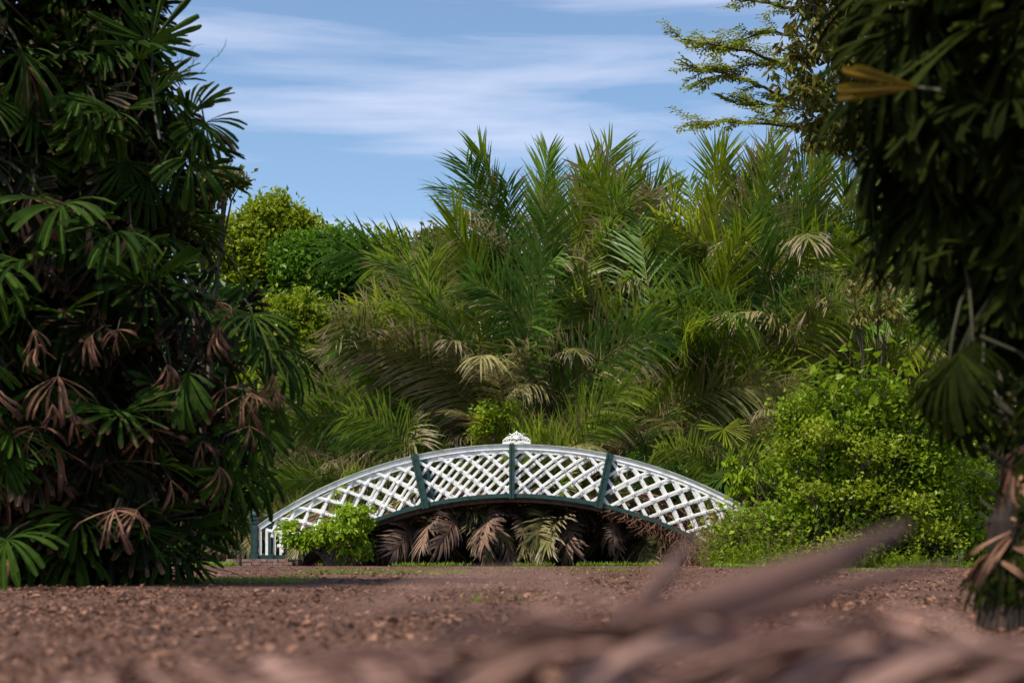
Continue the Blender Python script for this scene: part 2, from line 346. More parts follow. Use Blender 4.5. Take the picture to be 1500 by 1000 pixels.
for (r0, r1, y0, y1) in ((.052, .044, 0, -.014), (.026, .012, -.014, -.026)):
    V = [(r0*math.cos(a*math.pi/4), y0, r0*math.sin(a*math.pi/4)) for a in range(8)]+[(r1*math.cos(a*math.pi/4), y1, r1*math.sin(a*math.pi/4)) for a in range(8)]
    ros.add(V, [(j, (j+1) % 8, 8+(j+1) % 8, 8+j) for j in range(8)]+[(8, 9, 10, 11), (8, 11, 12, 15), (12, 13, 14, 15)])
ros_me = ros.build('rosette', [M['white']])
DTH, SP = .118, .0485
def railing(y, near):
    mb = MB()
    sweep(mb, -TH, TH, RT-.105, RT-.018, y-.022, y+.022, 0)      # white rail board
    sweep(mb, -TH, TH, RT-.018, RT, y-.055, y+.055, 1)          # cap with algae
    sweep(mb, -TH, TH, RT-.118, RT-.105, y-.034, y+.034, 0)
    sweep(mb, -TH, TH, RB_-.030, RB_+.035, y-.035, y+.035, 2)   # green bottom chord
    sweep(mb, -TH, TH, RB_-.048, RB_-.030, y-.052, y+.052, 2)
    rl = link('railing', mb.build('railing', [M['white'], M['algae'], M['green']]), bridge)
    cells = int(TH/SP)+4
    off = .0 if near else SP*.0
    for i in range(-cells, cells+1):
        for fam, sg in ((0, 1), (1, -1)):
            th0 = i*SP+SP*.5+off
            me, loc = bar_mesh(th0, sg*DTH, 0, .064, .012)
            if me: link('lattice_bar', me, rl, (loc[0], y+(-.008 if fam == 0 else .008), loc[2]))
    for i in range(-cells, cells+1):
        for j in range(i, i+6):
            t_ = (j-i)*SP/(2*DTH)
            if not (.03 < t_ < .97): continue
            th = i*SP+SP*.5+off+DTH*t_
            if abs(th) > TH-.02: continue
            p = arc(th, (RT-.10)+(RB_+.03-RT+.10)*t_, y-.018)
            link('rosette', ros_me, rl, p, (0, random.uniform(-.1, .1)-th, 0))
    # posts
    def post(th, wd, dp, name='post'):
        mb = MB(); H = RT-RB_+.03
        mb.box(-wd/2, wd/2, -dp/2, dp/2, -.075, H-.02); mb.box(-wd/2-.012, -wd/2+.028, -dp/2-.014, dp/2, -.075, H-.035)
        mb.box(wd/2-.028, wd/2+.012, -dp/2-.014, dp/2, -.075, H-.035)
        for zz in (.12, H*.5, H-.14): mb.box(-wd/2+.03, wd/2-.03, -dp/2-.010, -dp/2+.004, zz, zz+.02)
        o = link('post', mb.build('post', [M['green']]), rl, arc(th, RB_, y), (0, th, 0)); return o
    if near: post(0, .085, .13)
    for sgn in (-1, 1):
        post(sgn*.217, .125, .15)
        # scalloped iron bracket beside the post
        mb = MB(); H = RT-RB_; k = 26; V = []
        for i in range(k+1):
            z = .08+(H-.22)*i/k; q = .045+.05*abs(math.sin(i/k*math.pi*4))+.05*(1-2*i/k)**2
            V += [(0, 0, z), (q, 0, z), (q, .02, z), (0, .02, z)]
        Qs = []
        for i in range(k):
            for j in range(4): Qs.append((i*4+j, i*4+(j+1) % 4, (i+1)*4+(j+1) % 4, (i+1)*4+j))
        mb.add(V, Qs); link('bracket', mb.build('bracket', [M['green']]), rl, arc(sgn*.217, RB_, y+.06)+Vector((.07, 0, 0)), (0, sgn*.217, 0))
    return rl
rn = railing(0, True); rf = railing(NW, False)
# deck and beams
mb = MB(); sweep(mb, -TH, TH, RB_-.075, RB_-.045, .036, NW-.036, 0, 60)
for yy in (.16, NW/2, NW-.16): sweep(mb, -TH, TH, RB_-.14, RB_-.0755, yy-.04, yy+.04, 0, 60)
link('deck', mb.build('deck', [M['timber']]), bridge)
# end newels
def newel():
    mb = MB()
    mb.box(-.10, .10, -.10, .10, -.15, .16); mb.box(-.065, .065, -.065, .065, .16, .90)
    for x in (-.068, .044): mb.box(x, x+.024, -.072, -.060, .20, .86)
    mb.box(-.085, .085, -.085, .085, .82, .86); mb.box(-.095, .095, -.095, .095, .90, .935); mb.box(-.08, .08, -.08, .08, .935, .98); mb.box(-.105, .105, -.105, .105, .98, 1.01)
    V = [(-.09, -.09, 1.01), (.09, -.09, 1.01), (.09, .09, 1.01), (-.09, .09, 1.01), (-.015, -.015, 1.08), (.015, -.015, 1.08), (.015, .015, 1.08), (-.015, .015, 1.08)]
    mb.add(V, [(0, 1, 5, 4), (1, 2, 6, 5), (2, 3, 7, 6), (3, 0, 4, 7), (4, 5, 6, 7)])
    mb.tube([(0, 0, 1.07), (0, 0, 1.10), (0, 0, 1.13), (0, 0, 1.15)], [.012, .03, .026, .006], 8)
    return mb.build('newel_post', [M['green']])
nm = newel(); xe = RT*math.sin(TH)+.07
for sx_ in (-1, 1):
    for yy in (0, NW): link('newel_post', nm, bridge, (sx_*xe, yy, .08))
    mb = MB(); a = sx_*xe
    mb.box(min(a, a-sx_*.42), max(a, a-sx_*.42), -.05, .05, .06, .22); mb.box(min(a, a-sx_*.42), max(a, a-sx_*.42), NW-.05, NW+.05, .06, .22)
    link('base_plate', mb.build('base_plate', [M['green']]), bridge)
    for k, q in enumerate((.13, .27)):
        x = a-sx_*q
        for (y_, h_) in ((NW, .72), (0, .80)):
            mb = MB(); mb.box(x-.028, x+.028, y_-.012, y_+.012, .22, h_); link('end_bar', mb.build('end_bar', [M['white']]), bridge)
# crest on top of the arch: scrollwork
mb = MB()
def spiral(cx, cz, r0, turns, a0, sgn, th=.012):
    pts = []; rr = []
    for i in range(22):
        u = i/21; r = r0*(1-u*.85); a = a0+sgn*u*turns*2*math.pi
        pts.append((cx+r*math.cos(a), -.004, cz+r*math.sin(a))); rr.append(th*(1-.35*u))
    mb.tube(pts, rr, 6)
for s in (-1, 1):
    def A(a): return a if s > 0 else math.pi-a
    spiral(s*.245, .055, .05, 1.3, A(-1.4), -s*-1, .014); spiral(s*.145, .075, .052, 1.25, A(2.6), -s, .014)
    spiral(s*.085, .150, .038, 1.2, A(-.4), s, .013); spiral(s*.20, .10, .030, 1.1, A(3.0), -s, .011)
    spiral(s*.055, .055, .035, 1.1, A(1.0), s, .013)
    mb.tube([(s*.30, 0, .012), (s*.20, 0, .03), (s*.10, 0, .045), (0, 0, .03)], [.012, .018, .018, .018], 6)
    mb.tube([(s*.28, 0, .07), (s*.22, 0, .13), (s*.13, 0, .16), (s*.07, 0, .21), (0, 0, .245)], [.008, .013, .012, .014, .012], 6)
    mb.tube([(s*.12, 0, .20), (s*.155, 0, .215), (s*.165, 0, .20)], [.010, .010, .004], 5)
for a in range(-3, 4):
    an = a*R(24); ln = .13-.012*abs(a)
    mb.tube([(0, -.008, .10), (math.sin(an)*ln*.6, -.016, .10+math.cos(an)*ln*.6), (math.sin(an)*ln, -.008, .10+math.cos(an)*ln)], [.012, .019, .008], 6)
mb.tube([(0, -.01, .22), (0, -.01, .255), (0, -.01, .275)], [.02, .022, .004], 8)
mb.box(-.30, .30, -.03, .03, 0, .014)
cr_ = link('crest', mb.build('crest', [M['white']], True), rn, arc(.0, RT, 0)+Vector((.10, 0, .001)), (0, .01, 0), 1.0)
# brick footing of the left end
foot = empty('brick_footing', (-5.35, 29.62, 0), 'low mossy red brick footing under the left end of the white bridge', 'footing', rz=R(-5))
bk = MB(); bk.box(-.105, .105, -.05, .05, -.03, .03); bk_me = bk.build('brick', [M['brick']])
for row in range(3):
    for i in range(6):
        link('brick', bk_me, foot, (-.5+i*.22+(.11 if row % 2 else 0)+random.uniform(-.01, .01), random.uniform(-.012, .012), -.02+row*.065), (0, 0, random.uniform(-.04, .04)))
mb = MB(); mb.box(-.56, .9, .052, .5, -.1, .13); link('mortar_core', mb.build('mortar_core', [M['timber']]), foot)

# ------------------------------------------------------------------ feather palm fronds
def frond_mesh(L_, th0, th1, pairs, ll, lw, mat, rmat, droop=.3, lift=.25, ragged=.1, pet=.18, seed=0, rr=.035, a0=62, a1=24, wild=.1, roll=0):
    rs = random.Random(seed); mb = MB(); K = 18; pts = []; T = []; G = Vector((0, -math.sin(roll), -math.cos(roll))); sag = Vector((0, 0, 0))
    p = Vector((0, 0, 0)); yb = rs.uniform(-.12, .12)
    for i in range(K+1):
        s = i/K; th = th0+(th1-th0)*s**1.4
        sag = sag+(G*(.075*s) if roll else G*0); t_ = (Vector((math.sin(th), yb*s, math.cos(th)))+sag).normalized(); T.append(t_); pts.append(p.copy()); p = p+t_*(L_/K)
    mb.tube(pts, [rr*(1-.88*(i/K)**.8) for i in range(K+1)], 5, m=1, cap=False)
    def at(s):
        f = s*K; i = min(int(f), K-1); return pts[i].lerp(pts[i+1], f-i), T[i].lerp(T[min(i+1, K)], f-i).normalized()
    V = []; U = []; Q = []
    for i in range(pairs):
        s = pet+(1-pet)*(i+.5)/pairs; u = (i+.5)/pairs; o, t_ = at(s)
        side = Vector((0, 1, 0)); nrm = side.cross(t_)
        if nrm.z < 0 and th0 < 1.5: pass
        nrm = (t_.cross(side)*-1)
        for sg in (-1, 1):
            if rs.random() < ragged: continue
            al = R(a0+(a1-a0)*u+rs.gauss(0, 5+60*wild))
            l_ = ll*(.55+.45*math.sin(math.pi*min(1, (u*.62+.2))))*(1.06 if u < .93 else 1.06-(u-.93)*3.5)*rs.uniform(.85, 1.08)
            d = (t_*math.cos(al)+side*sg*math.sin(al)+nrm*(lift+rs.gauss(0, .08+wild))).normalized()
            wv = d.cross(nrm).normalized(); 
            if rs.random() < .5: wv = (wv+nrm*rs.gauss(0, .4)).normalized()
            if wv.dot(t_) < 0: wv = -wv
            n_ = 4; q = o.copy(); b = len(V); ru = rs.random(); dd = d.copy(); dr = droop*rs.uniform(.6, 1.5)
            for k in range(n_+1):
                f = k/n_; wd = lw*(.45, 1, .95, .62, .06)[k]
                V.append(q-wv*wd/2); V.append(q+wv*wd/2); U += [(ru, f), (ru, f)]
                if k: Q.append((b+2*k-2, b+2*k-1, b+2*k+1, b+2*k))
                dd = (dd+G*dr*(.25+f)).normalized(); q = q+dd*l_/n_
    mb.add(V, Q, U, 0)
    return mb.build('frond', [M[mat], M[rmat]])
FR = {}
def variants(key, k, fn): FR[key] = [fn(i) for i in range(k)]
u_ = random.uniform
variants('erect', 8, lambda i: frond_mesh(5.9, R(u_(3, 12)), R(u_(28, 62)), 60, 1.50, .060, ('fr_green', 'fr_deep')[i % 2], 'rachis', droop=.11, lift=.14, wild=.03, ragged=.05, seed=i, a0=56, a1=26))
for key_, sg_ in (('wingL', 1), ('wingR', -1)):
    variants(key_, 7, lambda i: frond_mesh(5.9, R(u_(2, 10)), R(u_(22, 55)), 62, 1.55, .062, ('fr_green', 'fr_deep', 'fr_young', 'fr_green', 'fr_deep', 'fr_old', 'fr_green')[i], 'rachis', droop=u_(.12, .30), lift=.10, wild=.04, ragged=.06, seed=200+i, a0=60, a1=26, roll=sg_*R(52)))
variants('young', 4, lambda i: frond_mesh(5.9, R(u_(0, 7)), R(u_(14, 38)), 58, 1.35, .056, 'fr_young', 'rachis', droop=.06, lift=.2, wild=.02, ragged=.03, seed=20+i, a0=48, a1=18))
variants('arch', 8, lambda i: frond_mesh(5.9, R(u_(14, 30)), R(u_(70, 110)), 68, 1.2, .054, ('fr_green', 'fr_deep', 'fr_deep', 'fr_old')[i % 4], 'rachis', droop=.11, lift=.12, wild=.04, ragged=.05, seed=40+i, a0=58, a1=22))
variants('archold', 5, lambda i: frond_mesh(5.4, R(u_(22, 42)), R(u_(95, 135)), 58, 1.12, .054, 'fr_old', 'rachis', droop=.30, lift=.05, ragged=.10, seed=60+i, wild=.07))
variants('hang', 5, lambda i: frond_mesh(3.4, R(u_(50, 70)), R(u_(160, 176)), 52, .95, .048, 'fr_old', 'rachis_red', droop=.38, lift=-.02, ragged=.15, seed=80+i, wild=.14))
variants('dead', 5, lambda i: frond_mesh(3.2, R(u_(70, 100)), R(u_(165, 178)), 40, .9, .046, 'fr_dead', 'rachis_red', droop=.55, lift=-.1, ragged=.3, seed=100+i, wild=.28))
variants('red', 2, lambda i: frond_mesh(2.4, R(u_(20, 50)), R(u_(120, 170)), 34, .60, .050, 'fr_red', 'rachis_red', droop=.4, lift=0, ragged=.2, seed=120+i, wild=.3))
variants('weep', 6, lambda i: frond_mesh(2.5, R(u_(72, 88)), R(u_(128, 152)), 50, .72, .042, ('fr_olive', 'fr_dead', 'fr_old', 'fr_olive', 'fr_dead', 'fr_olive')[i], 'rachis_red', droop=.22, lift=-.02, ragged=.06, seed=140+i, wild=.05, pet=.06, rr=.02))
variants('drape', 6, lambda i: frond_mesh(2.2, R(u_(88, 105)), R(u_(140, 160)), 44, .68, .046, ('fr_olive', 'fr_dead', 'fr_old', 'fr_olive', 'fr_dead', 'fr_olive')[i], 'rachis_red', droop=.16, lift=-.04, ragged=.05, seed=170+i, wild=.05, pet=.04, rr=.022, a0=55, a1=24))
def palm(label, px, py, D, sc, mix, lean=.5, az0=-90, group='feather palms behind the bridge', trunk=.16, tr=True, name='feather_palm'):
    c = P(px, py, D); gz = ground_z(c.x, c.y)
    root = empty(name, (c.x, c.y, gz), label, 'palm tree', group)
    H = c.z-gz
    if tr:
        mb = MB(); mb.tube([(0, 0, -.2), (random.uniform(-.1, .1), 0, H*.5), (0, 0, H+.1)], [trunk*1.25, trunk, trunk*.9], 9)
        for k in range(int(H*14)):
            z = random.uniform(0, H); a = random.uniform(0, 6.28); o = Vector((math.cos(a)*trunk, math.sin(a)*trunk, z))
            o2 = o*1.0+Vector((math.cos(a)*.12, math.sin(a)*.12, random.uniform(-.5, .1)))
            mb.tube([o, o.lerp(o2, .5)+Vector((0, 0, .05)), o2], [.03, .022, .005], 3, cap=False)
        link('trunk', mb.build('trunk', [M['fibre']]), root)
    for key, k in mix:
        for i in range(k):
            sd0 = random.random() < lean; side_ = 1 if sd0 else -1; roll = R(random.gauss(0, 6)); tl = R(random.gauss(0, 7)); k2 = key
            a = R((180 if sd0 else 0)+random.gauss(0, 42)) if random.random() < .8 else R(az0+random.uniform(-80, 80))
            if key == 'wing': k2 = 'wingL' if sd0 else 'wingR'; a = R(az0+random.gauss(0, 22)); roll = side_*R(random.uniform(34, 74))
            elif key in ('erect', 'young') and random.random() < .75: a = R(random.choice((az0, az0, -az0))+random.gauss(0, 30)); roll = side_*R(random.gauss(14, 12))*(1 if math.sin(a) < 0 else -1); tl = R(random.uniform(-22, 4))
            z = H+random.uniform(-.3, .15) - (random.uniform(0, min(1.6, H*.4)) if key in ('dead', 'hang') else 0)
            q = link('frond', random.choice(FR[k2]), root, (math.cos(a)*trunk*.7, math.sin(a)*trunk*.7, z),
                     (roll, tl, a), sc*random.uniform(.82, 1.12)*(.9 if key == 'dead' else 1))
    return root
TALL = [('erect', 4), ('young', 3), ('wing', 6), ('arch', 2), ('archold', 3), ('dead', 6), ('red', 2)]
MIDM = [('erect', 2), ('young', 1), ('wing', 9), ('arch', 2), ('archold', 4), ('hang', 4), ('dead', 7)]
LOW = [('wing', 5), ('arch', 2), ('archold', 3), ('hang', 3), ('dead', 2)]
for a in [
 ('back-row palm at the left end with a frond reaching out level', 690, 590, 39, .64, TALL, .7),
 ('tall palm with upright fronds, first peak of the row against the sky', 752, 505, 39.5, .88, TALL, .6),
 ('tall palm with yellow-green upright fronds, second peak left of the thin pole', 820, 508, 40, .88, TALL, .6),
 ('palm with bright fronds just left of the thin pole', 890, 520, 39, .82, TALL, .5),
 ('palm with bushy green crown just right of the thin pole', 960, 520, 40, .83, TALL, .5),
 ('tall palm with fronds spread wide on the skyline right of the pole', 1035, 510, 39, .88, TALL, .5),
 ('tall palm with loose dry fronds hanging under its crown, right half of the skyline', 1110, 505, 40, .95, TALL+[('red', 2)], .5),
 ('tallest palm at the right with a torn upright spear frond', 1185, 500, 39, .95, TALL+[('red', 1)], .5),
 ('palm at the right end of the back row beside the dark near fan palm', 1260, 520, 40, .92, TALL+[('red', 1)], .4),
 ('palm whose fronds are half hidden behind the near right fan palm', 1345, 530, 41, .92, TALL, .4),
 ('low palm at the far left of the palm thicket with fronds leaning left', 600, 700, 36.5, .68, MIDM, .85),
 ('palm with long arching olive fronds over the left half of the bridge', 670, 660, 36.5, .90, MIDM, .8),
 ('palm with yellowing fronds in the middle row left of the crest', 745, 650, 36, .92, MIDM+[('red', 1)], .7),
 ('palm with a dark feathery crown in the middle row above the crest', 815, 655, 36.5, .90, MIDM, .6),
 ('palm with long green fronds in the middle row right of the crest', 890, 645, 36, .92, MIDM, .5),
 ('palm with drooping straw coloured fronds in the middle row above the right rail', 975, 640, 36.5, .90, MIDM, .5),
 ('palm with a skirt of pale dead fronds in the middle row on the right', 1075, 630, 36.5, .92, MIDM, .5),
 ('palm with hanging grey fronds behind the top of the vine mound', 1180, 630, 36.5, .90, MIDM+[('dead', 2)], .4),
 ('palm in the middle row behind the right side of the vine mound', 1290, 630, 37, .90, MIDM, .4),
 ('short palm beyond the dark newel post at the left foot of the bridge', 400, 780, 35, .50, LOW, .7),
 ('short palm low on the bank behind the left quarter of the bridge', 490, 770, 34.2, .52, LOW, .7),
 ('short palm low on the bank between the left post and the bridge end', 580, 750, 34, .58, LOW, .7),
 ('short palm low on the bank left of the crest', 670, 740, 34, .62, LOW, .6),
 ('short palm low on the bank right behind the crest', 770, 740, 33.8, .60, LOW, .5),
 ('short palm low on the bank behind the right centre panel of the bridge', 880, 735, 34, .62, LOW, .5),
 ('short palm with pale drooping leaf tips low behind the right post', 985, 730, 34, .62, LOW, .5),
 ('short palm low on the bank left of the vine mound', 1085, 730, 33.8, .60, LOW, .4),
]: palm(*a)
# palms on the pond margin whose fronds hang behind the arch
for label, px, D, spots in [
 ('stemless palm under the left part of the arch with fronds hanging to the grass', 600, 32.6, [(560, 760, -150), (590, 750, -120), (620, 738, -100), (655, 742, -60), (540, 775, -170), (600, 760, -40), (575, 748, -90), (640, 760, -130)]),
 ('stemless palm with red-ribbed dry fronds hanging under the middle of the arch', 730, 32.4, [(720, 728, -160), (735, 730, -140), (700, 740, -120), (765, 735, -60), (690, 750, -175), (740, 745, -95), (775, 745, -30), (715, 738, -75)]),
 ('stemless palm with grey-pink fronds hanging under the right part of the arch', 850, 32.4, [(880, 742, -160), (860, 745, -130), (835, 735, -110), (815, 728, -60), (895, 745, -175), (910, 760, -80), (850, 750, -40), (875, 738, -90)]),
 ('stemless palm in the shade under the right end of the arch', 960, 32.6, [(930, 755, -60), (950, 770, -30), (975, 775, -100), (910, 750, -40), (990, 790, -120), (940, 770, -140), (920, 765, -90)])]:
    b = P(px, 800, D); root = empty('stemless_palm', (b.x, b.y, -.5), label, 'palm tree', 'palms hanging over the pond')
    mb = MB(); mb.tube([(0, .6, -.2), (0, .5, .5), (0, .3, 1.1)], [.28, .22, .15], 8); link('trunk', mb.build('trunk', [M['fibre']]), root)
    for i in range(7):
        xx_ = px+(-66, -44, -22, 0, 22, 44, 66)[i]+random.uniform(-22, 22); D_ = 31.5+random.uniform(-.2, .8); zt = ZC+RB_*math.cos(min(.6, abs((xx_-750)*.0144/RB_)))-.12
        q = Vector(((xx_-750)*D_/F, D_, max(.45, zt-random.uniform(0, .15)))); dr_ = random.choice((-1, 1, 1))
        link('frond', random.choice(FR['drape']), root, q-Vector((b.x, b.y, -.5)), (R(dr_*random.uniform(20, 55)), 0, R(-90-dr_*random.uniform(10, 50))), random.uniform(.65, 1.25)*min(1, .45+zt*.55))
    for rep in range(3):
        for i, (x, y, az) in enumerate(spots):
            D_ = (31.7, 32.2, 32.8)[rep]+random.uniform(-.2, .3); xx_ = x+random.uniform(-22, 22)*rep
            zt = ZC+RB_*math.cos(min(.6, abs((xx_-750)*.0144/RB_)))-.05
            q = Vector(((xx_-750)*D_/F, D_, zt+random.uniform(-.12, .16)))
            link('frond', random.choice(FR['weep']), root, q-Vector((b.x, b.y, -.5)), Matrix.Rotation(R((180 if random.random() < .6 else 0)+random.gauss(0, 28)), 3, 'Z').to_euler(), random.uniform(.72, 1.0))
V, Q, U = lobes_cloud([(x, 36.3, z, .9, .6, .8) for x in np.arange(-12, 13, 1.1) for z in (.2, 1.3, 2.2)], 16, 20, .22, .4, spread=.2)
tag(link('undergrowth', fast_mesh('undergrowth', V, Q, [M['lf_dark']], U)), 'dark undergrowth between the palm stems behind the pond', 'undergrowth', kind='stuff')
# thin pole on the skyline
mb = MB(); c = P(915, 807, 44); top = P(915, 222, 44)
mb.tube([(0, 0, 0), (0, 0, top.z*.8), (0, 0, top.z)], [.045, .03, .012], 8)
tag(link('thin_pole', mb.build('thin_pole', [M['grey']], True), None, (c.x, c.y, 0)), 'thin straight grey pole rising above the palms against the sky', 'pole')

# ------------------------------------------------------------------ trees
leafy('broadleaf_tree', 'bright yellow-green broadleaf tree rising behind the left fan palm, dark branches showing', 'tree', tuple(P(400, 800, 52)),
      [LB(402, 322, 52, 30, 30), LB(385, 335, 52, 30, 30), LB(425, 330, 52, 24, 22), LB(360, 355, 52, 42, 34), LB(440, 352, 52, 34, 30), LB(400, 390, 52, 55, 40), LB(350, 420, 52, 40, 60), LB(330, 380, 52, 40, 40)], 'lf_yel', 30, 34, .26, .5, .22, spread=.24, shell=.5)
leafy('broadleaf_tree', 'deep green rounded tree between the yellow-green tree and the palms', 'tree', tuple(P(470, 800, 50)),
      [LB(470, 385, 50, 50, 38), LB(512, 372, 50, 26, 28), LB(440, 395, 50, 40, 42), LB(490, 430, 50, 50, 50), LB(455, 360, 50, 22, 18), LB(490, 352, 50, 16, 12), LB(530, 400, 50, 16, 30)], 'lf_emer', 30, 36, .20, .5, .2, spread=.2)
leafy('broadleaf_tree', 'small olive tree crown peeking out right of the left fan palm top', 'tree', tuple(P(300, 800, 44)),
      [LB(335, 268, 44, 26, 20), LB(300, 290, 44, 35, 28), LB(270, 350, 44, 45, 50)], 'lf_olive', 26, 30, .24, .55, .14, spread=.17)
leafy('distant_tree', 'small pale golden round tree crown on the skyline nearest the palms', 'tree', tuple(P(640, 800, 75)), [LB(640, 362, 75, 32, 20), LB(640, 400, 75, 40, 40)], 'lf_olive', 14, 30, .35, .5, .2, spread=.3)
leafy('distant_tree', 'small pale yellow tree crown on the skyline next to the deep green tree', 'tree', tuple(P(570, 800, 75)), [LB(570, 366, 75, 30, 20), LB(560, 410, 75, 40, 40)], 'lf_yel', 14, 30, .35, .5, .2, spread=.3)
leafy('leafy_shrub', 'bright yellow-green shrub below the deep green tree behind the palm thicket', 'shrub', tuple(P(430, 800, 43)),
      [LB(440, 470, 43, 50, 36), LB(395, 500, 43, 40, 60), LB(470, 520, 43, 40, 50), LB(400, 590, 43, 50, 70)], 'lf_yel', 26, 34, .2, .55, .1, spread=.18)
# woods behind everything: one mass
lob = []
for i in range(60):
    px = -250+i*32; D = random.uniform(47, 58); lob.append(LB(px, random.uniform(520, 700), D, 90, 110))
for i in range(28): lob.append(LB(-250+i*70, random.uniform(720, 780), random.uniform(42, 46), 70, 60))
for x, y in ((380, 470), (440, 480), (500, 470), (550, 440), (600, 430), (420, 430), (520, 500)): lob.append(LB(x, y, 54, 45, 45))
for i in range(9): lob.append(LB(1300+i*36, random.uniform(430, 560), random.uniform(46, 52), 60, 80))
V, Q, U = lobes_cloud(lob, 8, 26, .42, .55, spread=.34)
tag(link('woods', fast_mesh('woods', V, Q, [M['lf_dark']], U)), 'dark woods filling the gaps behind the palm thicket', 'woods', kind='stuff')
# pale trunks seen under the right fan palm
for i, (x, y0, y1, D, r, lab) in enumerate([(1401, 395, 620, 33, .055, 'thin pale bare sapling under the right fan palm'), (1452, 440, 700, 31, .10, 'thicker pale mottled trunk at the right edge of the gap under the fan palm'), (1437, 440, 640, 36, .05, 'slender pale trunk just left of the thicker mottled one')]):
    b = P(x+6, 807, D); root = empty('bare_sapling', (b.x, b.y, 0), lab, 'tree', 'pale trunks under the right fan palm'); mb = MB()
    t1 = P(x, y0, D)-b; t1.z += CAMZ
    mid = Vector((t1.x*.4+.05, 0, t1.z*.5)); mb.tube([(0, 0, -.1), mid, (t1.x*.8, 0, t1.z*.8), t1], [r*1.2, r, r*.85, r*.5], 8)
    link('trunk', mb.build('trunk', [M['bark_pale']], True), root)
    for k in range(5):
        z = random.uniform(.72, .98); p = Vector((t1.x*z, 0, t1.z*z)); d = Vector((random.choice((-1, 1))*random.uniform(.3, .7), random.uniform(-.2, .2), random.uniform(.0, .35)))
        mb2 = MB(); mb2.tube([p, p+d*.5+Vector((0, 0, .03)), p+d], [r*.35, r*.25, r*.1], 5); mb2.tube([p+d*.5, p+d*.8+Vector((0, 0, .2))], [r*.2, r*.08], 4)
        link('branch', mb2.build('branch', [M['bark_pale']]), root)
# overhanging trees at the top right
def polytree(name, label, cat, base, branches, leafmat, fn):
    b = Vector(base); root = empty(name, base, label, cat); mb = MB(); C = []; Dn = []; Nn = []; Ls = []; Ws = []
    for pts, r in branches:
        pts = [Vector(p)-b for p in pts]
        fine = []
        for i in range(len(pts)-1):
            for k in range(5): fine.append(pts[i].lerp(pts[i+1], k/5)+Vector((random.gauss(0, .02), random.gauss(0, .04), random.gauss(0, .02))))
        fine.append(pts[-1]); n_ = len(fine)
        mb.tube(fine, [r*(1-.85*i/(n_-1)) for i in range(n_)], 6)
        fn(fine, mb, C, Dn, Nn, Ls, Ws)
    link('trunk', mb.build('trunk', [M['bark']]), root)
    V, Q, U = leaf_cloud(np.array(C), np.array(Dn), np.array(Nn), np.array(Ls), np.array(Ws))
    link('crown', fast_mesh('crown', V, Q, [M[leafmat]], U), root)
    return root
def feathery(fine, mb, C, Dn, Nn, Ls, Ws):
    n_ = len(fine)
    for i in range(int(n_*.30), n_):
        t_ = (fine[min(i+1, n_-1)]-fine[i-1]).normalized()
        for k in range(2):
            a = random.choice((-1, 1)); sd_ = Vector((random.uniform(-.2, .2), a*random.uniform(.3, 1), random.uniform(-.28, .45)))
            d = (t_*random.uniform(.4, 1)+sd_).normalized(); ln = random.uniform(.25, .75)*(1.1-.35*i/n_)
            o = fine[i]; mb.tube([o, o+d*ln*.5+Vector((0, 0, .02)), o+d*ln], [.008, .006, .003], 3, cap=False)
            for j in range(7):
                q = o+d*ln*(j+1)/7; s2 = d.cross(Vector((0, 0, 1))).normalized()
                for sg in (-1, 1):
                    e = (d*.6+s2*sg+Vector((0, 0, random.uniform(-.35, .2)))).normalized(); l2 = random.uniform(.10, .2)
                    for m_ in range(4):
                        C.append(q+e*l2*(m_+.5)/4+Vector((random.gauss(0, .008), random.gauss(0, .008), random.gauss(0, .01)))); Dn.append((e+Vector((random.gauss(0, .4), random.gauss(0, .4), random.gauss(0, .2))))[:]); Nn.append((random.gauss(0, .3), random.gauss(0, .3), 1)); Ls.append(.07); Ws.append(.04)
def clusters(fine, mb, C, Dn, Nn, Ls, Ws):
    n_ = len(fine)
    for i in range(int(n_*.25), n_):
        for k in range(5):
            d = Vector((random.gauss(0, 1), random.gauss(0, 1), random.gauss(0, .8))).normalized()*random.uniform(.1, .5); o = fine[i]; q = o+d
            mb.tube([o, q], [.010, .005], 3, cap=False)
            for m_ in range(13):
                e = Vector((random.gauss(0, .6), random.gauss(0, .6), -random.uniform(.2, 1.3))).normalized()
                C.append(q+e*random.uniform(.05, .14)+Vector((random.gauss(0, .05), random.gauss(0, .05), random.gauss(0, .05)))); Dn.append(e[:]); Nn.append((random.gauss(0, 1), random.gauss(-.5, 1), random.gauss(.6, .6))); Ls.append(random.uniform(.15, .22)); Ws.append(random.uniform(.06, .09))
D = 26.0
def PP(*a): return [P(x, y, D+dz) for x, y, dz in a]
tb = P(1540, 807, 26); tb.z = 0
polytree('feathery_tree', 'tree with feathery leaves on long level boughs reaching out at top right', 'tree', tuple(tb), [
    (PP((1540, 820, 0), (1530, 400, 0), (1500, 150, 0), (1480, -60, 0)), .22),
    (PP((1510, 250, 0), (1330, 170, .3), (1200, 120, .3), (1100, 75, 0), (998, 58, 0)), .07),
    (PP((1500, 200, 0), (1330, 60, -.5), (1200, 20, -.4), (1110, 2, 0), (1050, -4, .2)), .06),
    (PP((1330, 170, .3), (1210, 165, .2), (1120, 130, .2), (1060, 108, 0), (1018, 100, 0)), .045),
    (PP((1330, 185, .3), (1240, 205, .2), (1160, 185, .2), (1080, 180, 0), (1015, 178, 0)), .045),
    (PP((1200, 120, .3), (1150, 95, .5), (1090, 98, .3), (1030, 118, .2)), .025),
    (PP((1200, 60, .3), (1140, 45, .5), (1080, 60, .3), (1040, 62, .2)), .025),
    (PP((1240, 205, .2), (1180, 160, .4), (1120, 155, .3), (1070, 150, .2)), .02),
    (PP((1330, 60, -.5), (1230, -20, 0), (1130, -40, 0)), .04),
    (PP((1480, -20, 0), (1380, -60, 0), (1250, -110, 0)), .08)], 'lf_feather', feathery)
